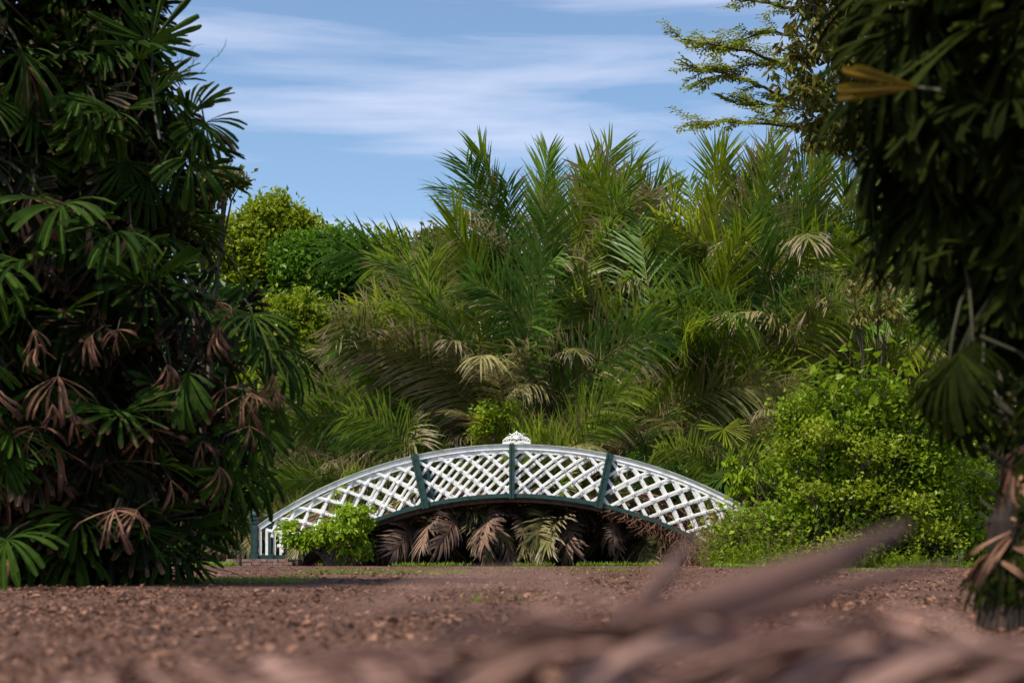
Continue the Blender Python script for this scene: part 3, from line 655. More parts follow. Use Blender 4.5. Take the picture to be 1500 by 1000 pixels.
tb2 = P(1480, 807, 24); tb2.z = 0; D = 24.0
polytree('drooping_leaf_tree', 'tree with drooping oval leaf clusters between the feathery boughs and right fan palm', 'tree', tuple(tb2), [
    (PP((1480, 820, 0), (1470, 400, 0), (1440, 150, 0), (1400, -80, 0)), .16),
    (PP((1450, 200, 0), (1340, 120, 0), (1260, 70, 0), (1190, 10, 0), (1160, -50, 0)), .06),
    (PP((1340, 120, 0), (1280, 110, .2), (1220, 80, .1), (1165, 70, 0)), .04),
    (PP((1340, 130, 0), (1270, 150, -.2), (1200, 135, .1), (1165, 125, 0)), .04),
    (PP((1340, 140, 0), (1270, 175, -.2), (1220, 175, .1), (1190, 205, 0)), .04),
    (PP((1260, 70, 0), (1250, 30, .3), (1230, -10, .3), (1210, -50, 0)), .03),
    (PP((1340, 120, 0), (1310, 60, .2), (1280, 10, .2), (1260, -40, 0)), .04),
    (PP((1420, 60, 0), (1350, 20, .2), (1310, -20, .2)), .04),
    (PP((1340, 140, 0), (1310, 190, .2), (1260, 200, .2), (1225, 195, .2)), .03)], 'lf_droop', clusters)
leafy('yellow_leaf_shrub', 'tall shrub with dull yellow leaf clusters beside the dark hanging fan palm leaves', 'shrub', tuple(P(1280, 807, 31)),
      [LB(1250, 430, 31, 16, 16), LB(1285, 420, 31, 20, 18), LB(1262, 470, 31, 18, 18), LB(1300, 465, 31, 24, 22)], 'lf_olive', 40, 12, .17, .42, .03, spread=.09, droop=1.6)
leafy('yellow_leaf_shrub', 'small orange-yellow shrub top behind the near dark fan leaves on the skyline', 'shrub', tuple(P(1275, 807, 43)),
      [LB(1262, 300, 43, 16, 14), LB(1285, 315, 43, 16, 16)], 'lf_olive', 30, 16, .2, .45, .04, spread=.12, droop=1.)
# ------------------------------------------------------------------ shrubs by the bridge
D = 27.6
leafy('vine_mound', 'large mound of bright green vines right of the bridge', 'vine shrub', tuple(P(1230, 828, D)),
      [LB(1245, 640, D, 60, 60), LB(1175, 650, D, 45, 30), LB(1160, 610, D, 22, 14), LB(1190, 700, D, 70, 50), LB(1280, 600, D, 50, 45), LB(1300, 690, D, 75, 60), LB(1345, 640, D, 55, 50),
       LB(1240, 760, D, 90, 60), LB(1340, 760, D, 75, 60), LB(1165, 780, D, 70, 48), LB(1370, 700, D, 40, 60), LB(1215, 580, D, 32, 25), LB(1110, 790, D, 60, 36), LB(1420, 730, D+2, 60, 60), LB(1455, 660, D+3, 50, 50), LB(1490, 770, D+2, 60, 60), LB(1412, 795, D, 34, 40)],
      'lf_vine', 34, 34, .115, .62, .05, spread=.17, shell=.66, part='foliage', stem='stems')
leafy('vine_sprays', 'lighter yellow-green trailing vine draped over the front of the large mound', 'vine', tuple(P(1200, 828, D-.5)),
      [LB(1165, 605, D, 20, 10), LB(1148, 618, D, 14, 18), LB(1160, 660, D-.5, 28, 10), LB(1210, 640, D-1, 40, 20), LB(1290, 660, D-1.2, 35, 14), LB(1190, 720, D-1.2, 30, 12), LB(1330, 740, D-1.2, 40, 14), LB(1260, 720, D-1.3, 30, 10),
       LB(1370, 790, D-1, 40, 25), LB(1240, 800, D-1.3, 50, 12)],
      'lf_yel', 90, 16, .085, .6, .02, spread=.13, shell=.4, part='foliage', stem='stems')
# heart-leaved climber: leaves big enough to pick apart
heart = MB(); pts_ = [(0, -.02), (.30, -.16), (.48, .05), (.44, .40), (.20, .78), (0, 1.0), (-.20, .78), (-.44, .40), (-.48, .05), (-.30, -.16)]
for i in range(1, 9): heart.add([(0, 0.0, 0), (pts_[i][0], pts_[i][1], -.12*abs(pts_[i][0])-.1*pts_[i][1]**2), (pts_[(i+1) % 10][0], pts_[(i+1) % 10][1], -.12*abs(pts_[(i+1) % 10][0])-.1*pts_[(i+1) % 10][1]**2)], [(0, 1, 2)], [(.5, .2)]*3)
heart_me = heart.build('leaf', [M['lf_vine']])
hc = P(1265, 828, 27.2); hv = empty('heart_leaf_climber', (hc.x, hc.y, 0), 'climber with large heart-shaped leaves on top of the vine mound', 'vine')
mb = MB()
for (x, y) in ((1210, 545), (1250, 525), (1285, 555), (1300, 520), (1330, 575), (1240, 590), (1360, 540), (1385, 560)):
    e = P(x, y, 27)-hc; e.z += hc.z; mb.tube([(0, 0, 0), e*.5+Vector((.1, -.1, .2)), e], [.02, .015, .005], 5)
    for k in range(15):
        q = e+Vector((random.gauss(0, .24), random.gauss(-.1, .2), random.gauss(-.1, .2)))
        link('leaf', heart_me, hv, q, (R(random.gauss(40, 30)), R(random.gauss(0, 25)), random.uniform(-1.9, 1.9)+math.pi), random.uniform(.10, .21))
link('stems', mb.build('stems', [M['bark']]), hv)
leafy('overgrown_shrub', 'bright lime-green shrub growing through the left end of the bridge railing', 'shrub', tuple(P(485, 830, 29.3)),
      [LB(515, 755, 29.4, 26, 14), LB(500, 785, 29.3, 36, 20), LB(460, 795, 29.3, 28, 14), LB(428, 775, 29.3, 13, 12), LB(440, 795, 29.3, 22, 13), LB(530, 775, 29.5, 16, 14), LB(515, 808, 29.5, 26, 16), LB(420, 795, 29.3, 10, 10)],
      'lf_lime', 110, 17, .125, .5, .03, spread=.08, droop=.8, part='foliage', stem='stems')
leafy('small_shrub', 'vine-covered shrub behind the white crest of the bridge', 'shrub', tuple(P(735, 830, 32.5)),
      [LB(720, 635, 32.5, 28, 18), LB(745, 610, 32.5, 24, 16), LB(712, 605, 32.5, 18, 14), LB(770, 640, 32.5, 18, 14)], 'lf_vine', 60, 20, .10, .55, .03, spread=.1, part='foliage', stem='stems')
leafy('small_shrub', 'low leafy shrub seen through the right lattice next to the right post', 'shrub', tuple(P(925, 830, 32.3)),
      [LB(930, 680, 32.3, 22, 14), LB(915, 725, 32.3, 22, 16), LB(985, 690, 32.3, 20, 12), LB(975, 715, 32.3, 22, 16), LB(900, 765, 32.3, 14, 14)], 'lf_mid', 60, 18, .10, .55, .03, spread=.1, part='foliage', stem='stems')
leafy('yellow_plant', 'young plant with pale yellow-green drooping leaves at the right end of the handrail', 'plant', tuple(P(1085, 825, 28.6)),
      [LB(1075, 680, 28.6, 10, 9), LB(1080, 700, 28.6, 13, 12), LB(1092, 705, 28.6, 10, 10), LB(1085, 722, 28.6, 16, 10)], 'lf_lime', 160, 11, .17, .36, .015, spread=.06, droop=1.5, part='foliage', stem='stems')
# wispy yellow-green herbs left of the mound
def wisps(name, label, cat, mat, spots, k, hmin, hmax, leafn, ls, lean=.25, kind=None, thick=.004):
    b = P(spots[0][0], 828, spots[0][2]); root = empty(name, (b.x, b.y, 0), label, cat); mb = MB(); C = []; Dn = []; Nn = []; Ls = []
    for i in range(k):
        s = random.choice(spots); x = s[0]+random.gauss(0, s[1]); o = P(x, 828, s[2]+random.uniform(-.7, .7)); o.z = 0; o -= Vector((b.x, b.y, 0)); h = random.uniform(hmin, hmax)*s[3]
        d = Vector((random.gauss(0, lean), random.gauss(0, lean), 1)); p1 = o+d*h*.5+Vector((random.gauss(0, .03), 0, 0)); p2 = o+d*h+Vector((random.gauss(0, .12), random.gauss(0, .1), -.08*h))
        mb.tube([o, p1, p2], [thick, thick*.8, thick*.3], 3, cap=False)
        for j in range(leafn):
            f = random.uniform(.15, 1); q = o.lerp(p1, f*2) if f < .5 else p1.lerp(p2, f*2-1)
            e = Vector((random.gauss(0, 1), random.gauss(0, 1), random.gauss(.5, .5))).normalized(); C.append((q+e*ls*.5)[:]); Dn.append(e[:]); Nn.append((random.gauss(0, 1), random.gauss(0, 1), random.gauss(.6, 1))); Ls.append(ls*random.uniform(.5, 1.3))
    V, Q, U = leaf_cloud(np.array(C), np.array(Dn), np.array(Nn), np.array(Ls), np.array(Ls)*.3)
    link('foliage', fast_mesh('foliage', V, Q, [M[mat]], U), root); link('stems', mb.build('stems', [M[mat]]), root)
    return root
wisps('tall_weeds', 'wispy yellow-green weeds covering the right foot of the bridge', 'weeds', 'lf_straw', [(1050, 14, 28, .7), (1080, 18, 28, 1.0), (1110, 20, 27.8, 1.25), (1140, 20, 27.5, 1.0)], 700, .45, 1.15, 20, .06)
wisps('green_weeds', 'fine bright green weeds in front of the vine mound', 'weeds', 'lf_vine', [(1090, 25, 27.2, .6), (1140, 30, 27, .8), (1200, 40, 26.8, .6), (1320, 50, 26.6, .5)], 600, .25, .9, 18, .06)
wisps('rusty_vine', 'tangle of rust-brown dry stems over the right end of the railing', 'dead vine', 'lf_rust', [(1020, 10, 29.6, 1.0), (1045, 14, 29.5, 1.15), (1060, 10, 29.4, 1.2)], 150, .7, 1.35, 12, .05, lean=.3, thick=.006)
# dead creeper on the deck
C = []; mbv = MB()
for i in range(2600):
    th = random.choice((random.uniform(.2, .5), random.uniform(.2, .58), random.uniform(-.34, -.18))); C.append(arc(th, RB_-.04+random.uniform(0, .14)*random.random(), random.uniform(.0, NW))[:])
C = np.array(C); V, Q, U = leaf_cloud(C, RNG.normal(size=C.shape), RNG.normal(size=C.shape), np.full(len(C), .09), np.full(len(C), .04))
dl = link('deck_litter', fast_mesh('deck_litter', V, Q, [M['litter']], U), None, (0, 30, 0), (0, 0, R(-5))); tag(dl, 'brown dead leaves lying on the deck of the bridge', 'leaf litter', kind='stuff')
mbv = MB(); rt = empty('dead_creeper', P(1000, 800, 29.8), 'dead brown creeper hanging in strands from the right end of the bridge deck', 'dead vine')
b0 = rt.location.copy()
for i in range(110):
    th = random.uniform(.24, .53); o = arc(th, RB_-.05, random.uniform(-.08, .1)); o = Vector((o.x, o.y+30-o.x*.087, o.z))-b0
    pts = [o]; 
    for k in range(5): pts.append(pts[-1]+Vector((random.gauss(0, .07), random.gauss(0, .03), -random.uniform(.02, .22)*(.3+max(0, th-.3)*4))))
    mbv.tube(pts, [.010, .009, .008, .006, .005, .003], 3, cap=False)
link('stems', mbv.build('stems', [M['lf_rust']]), rt)

# ------------------------------------------------------------------ fan palms
def fan_mesh(rad, nseg, spread, droop, mat, seed, wseg=.062, petl=.7, curl=.0, miss=.06, pr=.011, blunt=.75, fold=.25):
    rs = random.Random(seed); mb = MB(); V = []; U = []; Q = []; G = Vector((0, 0, -1))
    for i in range(nseg):
        if rs.random() < miss: continue
        f = (i+.5)/nseg*2-1; a = R(spread/2)*f+rs.gauss(0, .03)
        l_ = rad*(1-.22*abs(f)**2)*rs.uniform(.88, 1.06)
        d = Vector((math.cos(a), math.sin(a), fold*abs(math.sin(a))+rs.gauss(0, .05+curl*.3))).normalized(); side = Vector((-math.sin(a), math.cos(a), 0))
        nm_ = d.cross(side).normalized(); tw = rs.gauss(0, .18+curl); side = (side*math.cos(tw)+nm_*math.sin(tw)).normalized()
        q = Vector((0, 0, 0)); b = len(V); ru = rs.random(); dr = droop*rs.uniform(.5, 1.6); n_ = 5; w_ = wseg*rs.uniform(.8, 1.25)
        for k in range(n_+1):
            u = k/n_; wd = w_*(.10+.90*min(1, u*1.25)**.9)*(1 if k < n_ else blunt); nn = side.cross(d).normalized()
            pl = .22*wd
            V += [q-side*wd/2-nn*pl*.3, q-side*wd/6+nn*pl, q+side*wd/6-nn*pl*.4, q+side*wd/2+nn*pl*.6]; U += [(ru, u)]*4
            if k == n_: # ragged blunt tip
                V[-4] = V[-4]-d*rs.uniform(0, .05)*rad; V[-1] = V[-1]-d*rs.uniform(0, .07)*rad
            if k:
                for j in range(3): Q.append((b+4*k-4+j, b+4*k-3+j, b+4*k+1+j, b+4*k+j))
            d = (d+G*dr*(.1+u*.5)+Vector((rs.gauss(0, curl*.3), rs.gauss(0, curl*.3), 0))).normalized(); q = q+d*l_/n_
    mb.add(V, Q, U, 0)
    mb.tube([(0, 0, 0), (-petl*.3, 0, -.02-petl*.02), (-petl*.7, 0, -petl*.18), (-petl, 0, -petl*.42)], [pr*.7, pr, pr, pr*1.3], 5, m=1, cap=False)
    return mb.build('leaf', [M[mat], M['fan_stem']])
FAN = {'g': [fan_mesh(.54, 15, random.uniform(150, 240), random.uniform(.15, .6), 'fan', 300+i, wseg=.050, fold=.5) for i in range(9)],
       'h': [fan_mesh(.60, 12, random.uniform(90, 150), random.uniform(.6, 1.1), 'fan', 320+i, wseg=.058, fold=.4, curl=.12, miss=.12) for i in range(6)],
       'd': [fan_mesh(.50, 10, (40, 80, 150, 60, 110, 200, 50)[i], random.uniform(.9, 1.6), 'fan_dead', 340+i, curl=.45, miss=.2, wseg=.042, petl=.35) for i in range(7)],
       'ng': [fan_mesh(.56, 18, random.uniform(150, 220), random.uniform(.15, .45), 'fan_near_shade', 360+i, wseg=.042, pr=.012) for i in range(6)],
       'nh': [fan_mesh(.58, 15, random.uniform(90, 150), random.uniform(.4, .8), 'fan_near_shade', 380+i, wseg=.042, pr=.012) for i in range(4)]}
def fan_palm(label, px, D, prof, n_, mixf, azc=-90, azs=115, stems=9, keys=('g', 'h', 'd'), sc=1.0, inner=380):
    b = P(px, 807, D); root = empty('fan_palm', (b.x, b.y, 0), label, 'fan palm', 'fan palms framing the view')
    zs = [p[0] for p in prof]; rs_ = [p[1] for p in prof]; zmax = zs[-1]
    for k in range(stems):
        a = random.uniform(0, 6.28); h = random.uniform(.45, .98)*zmax; r1 = random.uniform(.1, .5)*np.interp(h, zs, rs_); mb = MB()
        o = Vector((math.cos(a)*.25, math.sin(a)*.25, -.1)); e = Vector((math.cos(a)*r1, math.sin(a)*r1, h))
        pts = [o.lerp(e, t/6)+Vector((random.gauss(0, .02), random.gauss(0, .02), 0)) for t in range(7)]
        mb.tube(pts, [.05]*4+[.045, .04, .03], 7)
        for q in range(int(h*16)):
            f = random.random(); c = o.lerp(e, f); a2 = random.uniform(0, 6.28); dv = Vector((math.cos(a2), math.sin(a2), 0))
            mb.tube([c+dv*.045, c+dv*.09+Vector((0, 0, .03)), c+dv*.12-Vector((0, 0, random.uniform(.05, .3)))], [.014, .011, .003], 3, cap=False)
        link('stem', mb.build('stem', [M['fibre']]), root)
    for i in range(n_):
        z = zs[0]+(zmax-zs[0])*((i+random.random())/n_); rr = np.interp(z, zs, rs_)
        u = random.random(); f = 1.0-.55*u**1.6; a = R(azc+random.uniform(-azs, azs)); rr = max(.05, rr-.28)*f
        key = mixf(z/zmax, f); tilt = random.gauss(34, 30) if key != keys[2] else random.gauss(65, 15)
        if z/zmax > .85: tilt -= 45
        if key == keys[1]: tilt += 22
        tilt = max(-55, min(88, tilt))
        link('leaf', random.choice(FAN[key]), root, (math.cos(a)*rr, math.sin(a)*rr, max(.12, z)), (R(random.gauss(0, 14)), R(tilt), a+R(random.gauss(0, 26))), sc*random.uniform(.72, 1.12))
    V = []; Q = []; U = []
    ks = FAN[keys[0]]+FAN[keys[1]]; cache = []
    for me in ks:
        v = np.empty(len(me.vertices)*3); me.vertices.foreach_get('co', v); v = v.reshape(-1, 3)
        q = [tuple(p.vertices) for p in me.polygons if len(p.vertices) == 4]; uvs = np.zeros((len(v), 2))
        for p in me.polygons:
            for li, vi in zip(p.loop_indices, p.vertices): uvs[vi] = me.uv_layers[0].data[li].uv
        cache.append((v, np.array(q), uvs))
    nb_ = 0
    for i in range(inner):
        z = random.uniform(zs[0]+.15, zmax*.97); rr = max(.05, np.interp(z, zs, rs_)-.3)*random.uniform(.1, .85); a = R(azc+random.uniform(-170, 170))
        v, q, uv = random.choice(cache); tl = R(random.gauss(50, 22)-(30 if z > .85*zmax else 0)); mt = Matrix.Translation((math.cos(a)*rr, math.sin(a)*rr, z)) @ Euler((R(random.gauss(0, 15)), tl, a+R(random.gauss(0, 30)))).to_matrix().to_4x4()
        mt = np.array(mt); s_ = sc*random.uniform(.8, 1.2); w3 = (v*s_) @ mt[:3, :3].T + mt[:3, 3]; w3[:, 2] = np.maximum(w3[:, 2], .01)
        V.append(w3); Q.append(q+nb_); uv = uv.copy(); uv[:, 0] = (uv[:, 0]+random.random()) % 1; U.append(uv); nb_ += len(v)
    o = link('inner_leaves', fast_mesh('inner_leaves', np.concatenate(V), np.concatenate(Q), [M['fan_in_shade'] if keys[0] == 'g' else M['fan_near_shade']], np.concatenate(U)), root); o['kind'] = 'stuff'
    return root
def mixl(zf, f):
    r = random.random()
    if r < (.28 if zf < .55 else .08): return 'd'
    return 'h' if r < .6 else 'g'
fan_palm('tall dark fan palm clump standing in front at left, next to the bridge end', 130, 13.2,
         [(.0, 1.14), (.34, 1.27), (.85, 1.62), (1.3, 1.92), (1.87, 2.10), (2.44, 2.02), (2.9, 1.65), (3.3, 1.33), (3.83, 1.36), (4.34, 1.38), (4.8, .85), (5.4, .72), (6.0, .3)], 300, mixl, stems=12)
fan_palm('second dark fan palm clump cut by the left edge of the photo', -60, 12.8,
         [(.0, 1.2), (.6, 1.5), (1.5, 1.7), (3., 1.7), (4.2, 1.6), (5.0, 1.3), (5.8, .8), (6.3, .3)], 230, mixl, azc=-70, azs=100, stems=8)
lc = [o for o in bpy.data.objects if o.get('category') == 'fan palm'][0]
for (x, y, tl, rl, s_, az) in ((222, 62, -75, 10, 1.15, -70), (205, 90, -35, 20, 1.0, -40), (280, 170, -35, 10, .85, -25), (285, 205, 30, -15, .9, -35), (300, 180, 60, 25, .8, -60), (280, 230, 60, 0, .9, -80), (385, 500, 50, 0, .9, -50), (395, 570, 68, 10, .9, -65), (375, 620, 62, 0, .9, -80), (345, 690, 66, 0, .85, -80), (370, 460, 40, 0, .9, -70), (90, 300, 30, 0, 1.1, -90), (40, 385, 10, 0, 1.1, -100), (215, 410, 50, 0, 1.05, -80), (10, 790, 30, 5, 1.2, -90), (170, 340, 20, -10, 1.0, -90)):
    q = P(x, y, 12.2 if x > 200 else 11.2)-lc.location; link('leaf', random.choice(FAN['g']+FAN['h']), lc, q, (R(rl), R(tl), R(az)), s_)
for (x, y, az, s_) in ((120, 610, -95, .9), (235, 540, -80, 1.1), (50, 500, -100, .9), (190, 740, -70, 1.2), (340, 560, -70, .9), (370, 600, -60, .8), (140, 480, -90, .8), (300, 650, -80, .9), (30, 830, -90, .8), (330, 480, -60, .9), (385, 540, -70, .8)):
    q = P(x, y, 12.0 if x > 200 else 11.6)-lc.location
    for k in range(2): link('leaf', random.choice(FAN['d']), lc, q+Vector((random.gauss(0, .09), random.gauss(0, .1), random.gauss(0, .12))), (R(random.gauss(0, 22)), R(random.uniform(35, 85)), R(az+random.gauss(0, 35))), s_*random.uniform(.5, .8))
# bare twigs sticking out of the left palm
b = P(270, 110, 13.0); rt = empty('bare_twig', b, 'thin leafless twig sticking out of the left fan palm top against the sky', 'twig'); mb = MB()
def twig(o, d, l_, r, dep):
    pts = [o]
    for k in range(4): d = (d+Vector((random.gauss(0, .25), random.gauss(0, .2), random.gauss(0, .25)))).normalized(); pts.append(pts[-1]+d*l_/4)
    mb.tube(pts, [r, r*.9, r*.75, r*.6, r*.4], 4, cap=False)
    if dep:
        for k in range(4): twig(pts[random.randint(1, 4)], (d+Vector((random.gauss(0, .6), random.gauss(0, .4), random.gauss(0, .6)))).normalized(), l_*.5, r*.55, dep-1)
twig(Vector((-.2, 0, 0)), Vector((1, 0, .05)), .55, .006, 2); link('stems', mb.build('stems', [M['bark']]), rt)
# the near right palm
def mixr(zf, f):
    r = random.random()
    return 'd' if r < (.2 if zf < .4 else .015) else ('nh' if r < .5 else 'ng')
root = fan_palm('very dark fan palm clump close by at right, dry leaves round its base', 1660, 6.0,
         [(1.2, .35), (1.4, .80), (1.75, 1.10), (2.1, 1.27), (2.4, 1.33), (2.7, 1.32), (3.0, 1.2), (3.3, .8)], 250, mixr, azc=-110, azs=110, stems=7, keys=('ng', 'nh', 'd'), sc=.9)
root['label'] = 'very dark near fan palm filling the upper right corner'
# its low dense trunk with dry leaves
b = P(1478, 920, 5.55); b.z = 0
rt = empty('fan_palm', b, 'shaggy fan palm stem at the lower right edge wrapped in hanging dry brown leaves', 'fan palm', 'fan palms framing the view'); mb = MB()
mb.tube([(0, 0, -.1), (.04, 0, .4), (.16, 0, .8), (.42, 0, 1.5)], [.13, .11, .08, .06], 10)
for q in range(420):
    z = random.uniform(.0, .95); a2 = random.uniform(0, 6.28); dv = Vector((math.cos(a2), math.sin(a2), 0)); r0 = .075; cx = .22*z*z+.03
    mb.tube([dv*r0+Vector((cx, 0, z)), dv*(r0+.05)+Vector((cx, 0, z-.05)), dv*(r0+.07)+Vector((cx+random.gauss(0, .02), 0, z-random.uniform(.15, .35)))], [.012, .010, .004], 3, cap=False)
link('stem', mb.build('stem', [M['fibre']]), rt)
for i in range(95):
    a = R(-90+random.uniform(-130, 130)); z = random.uniform(.2, 1.25)
    link('leaf', random.choice(FAN['d'] if random.random() < .6 else FAN['nh']), rt, (math.cos(a)*.08+.22*z*z, math.sin(a)*.08, z), (R(random.gauss(0, 12)), R(random.uniform(62, 88)), a+R(random.gauss(0, 25))), random.uniform(.35, .62))
for (x, y, az, tl, s) in ((1405, 545, -150, 66, .6), (1390, 560, -130, 80, .55), (1425, 530, -100, 80, .55), (1405, 600, -140, 84, .5), (1440, 600, -110, 84, .5)):
    q = P(x, y-30, 5.6)-b; link('leaf', random.choice(FAN['nh']), rt, q, (0, R(tl), R(az)), s)
M['fan_gold'] = foliage('fan_golden', (.16, .11, .012), (.26, .15, .012), brown=(.16, .07, .02), tipstart=1.2, trans=.35, rough=.6)
gm_ = fan_mesh(.5, 4, 34, .05, 'fan_gold', 77, wseg=.06, miss=0, petl=.12)
q = P(1345, 128, 5.0)-rt.location; o = link('leaf', gm_, rt, q, (R(60), R(-6), R(176)), .62); o['label'] = 'golden yellow leaf'
# single bright fan leaf palm near the right rail
b = P(1065, 830, 31.5); rt = empty('small_fan_palm', (b.x, b.y, 0), 'small palm with one bright round fan leaf above the right end of the handrail', 'palm tree')
fm = fan_mesh(.85, 26, 250, .10, 'fr_young', 900, wseg=.05, petl=1.6, pr=.02); 
q = P(1060, 628, 31.5); link('leaf', fm, rt, (q.x-b.x, 0, q.z), (R(10), R(40), R(-70)), .8)
for k in range(5): link('leaf', random.choice(FAN['g']), rt, (random.uniform(-.6, .6), 0, q.z*random.uniform(.6, .9)), (R(10), R(random.uniform(0, 60)), R(random.uniform(-170, 0))), 1.6)
mb = MB(); mb.tube([(0, .3, -.4), (0, .3, q.z*.75)], [.07, .05], 7); link('stem', mb.build('stem', [M['fibre']]), rt)

# ------------------------------------------------------------------ litter, grass, foreground
k = 110000
u = RNG.random(k); yy = 1.6*(29.3/1.6)**u; xx = RNG.uniform(-.40, .40, k)*yy*1.15+RNG.normal(size=k)*.1
dens = np.array([mnoise.noise((x*.8, y*.8, 3)) for x, y in zip(xx, yy)])
keep = dens > RNG.uniform(-.5, .35, k); xx, yy = xx[keep], yy[keep]; k = len(xx)
zz = np.array([ground_z(x, y) for x, y in zip(xx, yy)])
ls = (RNG.gamma(2.0, .008, k)+.006)*np.clip(.55+yy/14, .6, 1.3)
ls = np.minimum(ls, .11)*np.where(RNG.random(k) < .025, RNG.uniform(1.4, 2.2, k), 1)
C = np.stack([xx, yy, zz+.004+ls*.22*RNG.random(k)], 1); Dv = RNG.normal(size=(k, 3))*np.array([1, 1, .35]); Nv = RNG.normal(size=(k, 3))*.38+np.array([0, -.1, 1])
V, Q, U = leaf_cloud(C, Dv, Nv, ls, ls*RNG.uniform(.25, .7, k), bend=.12)
tag(link('leaf_litter', fast_mesh('leaf_litter', V, Q, [M['litter']], U)), 'brown dry leaf scraps scattered over the bare ground', 'leaf litter', kind='stuff')
def grass(name, label, areas, h):
    C = []; Dn = []; Nn = []; Ls = []
    for (x0, x1, y0, y1, cnt) in areas:
        for i in range(cnt):
            x = random.uniform(x0, x1); y = random.uniform(y0, y1)
            if mnoise.noise((x*1.3, y*1.3, 7)) < -.22: continue
            hh = h*random.uniform(.4, 1.3); d = Vector((random.gauss(0, .45), random.gauss(0, .45), 1)).normalized()
            C.append((Vector((x, y, ground_z(x, y)))+d*hh*.45)[:]); Dn.append(d[:]); Nn.append((random.gauss(0, 1), random.gauss(-1, 1), .2)); Ls.append(hh)
    Ls = np.array(Ls); V, Q, U = leaf_cloud(np.array(C), np.array(Dn), np.array(Nn), Ls, Ls*.14)
    tag(link(name, fast_mesh(name, V, Q, [M['grass']], U)), label, 'grass', kind='stuff')
grass('grass_fringe', 'thin fringe of bright grass along the bank below the bridge', [(-3.9, 4.0, 28.6, 29.5, 9000), (3.8, 9.5, 26.0, 28.0, 9000), (-7, -5.6, 28, 30, 2500)], .10)
grass('grass_patches', 'small patches of low green grass on the bare ground', [(-3.4, -2.0, 13, 15.5, 1800), (-3, -.6, 18, 22, 2200), (-.5, 2.0, 20, 24, 900), (1.95, 2.4, 4.6, 5.8, 900), (-.3, .3, 8, 8.8, 50), (4, 6, 20, 23, 1200)], .05)
# half-sunk stick and stump
b = P(350, 827, 29); mb = MB(); mb.tube([(0, 0, -.05), (.01, 0, .12), (0, 0, .24)], [.05, .048, .045], 8); tag(link('short_stake', mb.build('short_stake', [M['timber']]), None, (b.x, b.y, 0)), 'short dark wooden stake left of the bridge end', 'stake')
mb = MB(); b = P(395, 858, 12.4)
for i in range(7):
    d = Vector((random.uniform(-.6, .6), random.uniform(-.3, .3), random.uniform(.5, 1))); mb.tube([(random.uniform(-.1, .1), 0, 0), d*.05, d*.11+Vector((.02, 0, 0))], [.003, .002, .001], 4)
mb.tube([(-.55, .2, .16), (-.3, .1, .10), (-.1, 0, .02), (.0, 0, 0)], [.004, .004, .003, .003], 4)
tag(link('dry_twigs', mb.build('dry_twigs', [M['bark']]), None, (b.x, b.y, 0)), 'few thin dry twigs sticking up from the bare ground left of centre', 'twigs')
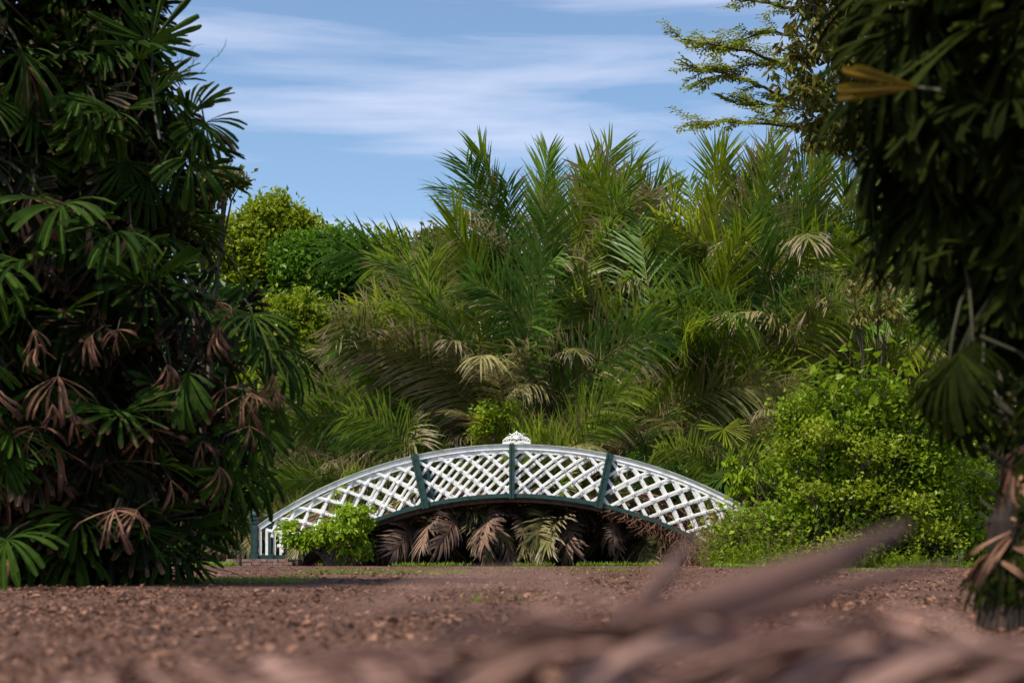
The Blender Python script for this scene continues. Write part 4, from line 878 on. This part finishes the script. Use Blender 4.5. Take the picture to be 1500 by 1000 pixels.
# big dry fronds lying close to the lens
def ground_frond(label, p0, p1, z0, z1, pairs, ll, lw, seed, upl=.25, side_bias=None, name='dry_frond'):
    rs = random.Random(seed); mb = MB(); a = Vector((*p0, z0)); b = Vector((*p1, z1)); K = 10
    pts = [a.lerp(b, i/K)+Vector((0, 0, .05*math.sin(math.pi*i/K)))-a for i in range(K+1)]
    mb.tube(pts, [.005*(1-.7*i/K) for i in range(K+1)], 6, m=0); t_ = (b-a).normalized(); sd_ = t_.cross(Vector((0, 0, 1))).normalized(); V = []; Q = []; U = []
    for i in range(pairs):
        f = .08+.9*(i+.5)/pairs; o = pts[0].lerp(pts[-1], f)+Vector((0, 0, .05*math.sin(math.pi*f)))
        for sg in (-1, 1):
            if rs.random() < .12: continue
            d = (t_*rs.uniform(.5, 1.1)+sd_*sg*rs.uniform(.6, 1)+Vector((0, 0, rs.gauss(upl, .22)))).normalized(); wv = d.cross(Vector((rs.gauss(0, .5), rs.gauss(0, .5), 1))).normalized()
            q = o.copy(); l_ = ll*rs.uniform(.6, 1.15); bI = len(V); ru = rs.random()
            for k in range(6):
                u = k/5; wd = lw*(.4, 1, 1, .9, .6, .08)[k]; nn = wv.cross(d)
                V += [q-wv*wd/2+nn*wd*.18, q-nn*wd*.1, q+wv*wd/2+nn*wd*.18]; U += [(ru, u)]*3
                if k: Q += [(bI+3*k-3, bI+3*k-2, bI+3*k+1, bI+3*k), (bI+3*k-2, bI+3*k-1, bI+3*k+2, bI+3*k+1)]
                d = (d+Vector((rs.gauss(0, .06), rs.gauss(0, .06), -.16))).normalized(); q = q+d*l_/5; q.z = max(q.z, .01-a.z)
    mb.add(V, Q, U, 0); me = mb.build(name, [M['fr_dead2'], M['rachis_red']])
    rt = empty(name, a, label, 'dry palm frond', 'dead fronds lying near the lens'); link('leaflets', me, rt); return rt
ground_frond('dry brown frond lying across the very front at right, blurred', (.62, 1.05), (-.15, 1.25), .185, .175, 40, .32, .020, 1, .15)
ground_frond('dry brown frond lying across the front left corner, blurred', (-.6, 1.45), (.25, 1.3), .14, .15, 40, .28, .020, 2, .0)
ground_frond('dry brown frond lying behind the front ones at right, blurred', (.75, 1.55), (.05, 1.8), .18, .08, 40, .28, .020, 3, .08)
# two leaflets standing up towards the right
def blade(label, pts, wd):
    mb = MB(); V = []; Q = []; U = []; pts = [Vector(p) for p in pts]; o = pts[0].copy()
    fine = []
    for i in range(len(pts)-1):
        for k in range(4): fine.append(pts[i].lerp(pts[i+1], k/4))
    fine.append(pts[-1]); n_ = len(fine)
    for i, q in enumerate(fine):
        d = (fine[min(i+1, n_-1)]-fine[max(i-1, 0)]).normalized(); wv = d.cross(Vector((0, 1, .25))).normalized(); u = i/(n_-1); w_ = wd*math.sin(math.pi*min(.97, .12+.85*u))**.7; nn = wv.cross(d)
        V += [q-o-wv*w_/2+nn*w_*.2, q-o, q-o+wv*w_/2+nn*w_*.2]; U += [(.35, u)]*3
        if i: b = 3*i; Q += [(b-3, b-2, b+1, b), (b-2, b-1, b+2, b+1)]
    mb.add(V, Q, U); return tag(link('dry_leaflet', mb.build('dry_leaflet', [M['fr_dead2']], True), None, o), label, 'dry palm leaf', 'dead fronds lying near the lens')
blade('long blurred dry leaflet pointing up to the right in front of the vine mound', [P(840, 985, 1.3), P(960, 915, 1.3), P(1090, 872, 1.3), P(1220, 825, 1.3), P(1335, 768, 1.35)], .040)
blade('shorter blurred dry leaflet pointing up towards the right end of the bridge', [P(830, 990, 1.3), P(890, 935, 1.3), P(945, 880, 1.35), P(985, 830, 1.35), P(1022, 785, 1.4)], .022)
blade('faint blurred dry leaflet pointing right below the near fan palm stem', [P(1020, 930, 1.7), P(1150, 885, 1.7), P(1280, 850, 1.7), P(1400, 825, 1.75)], .018)
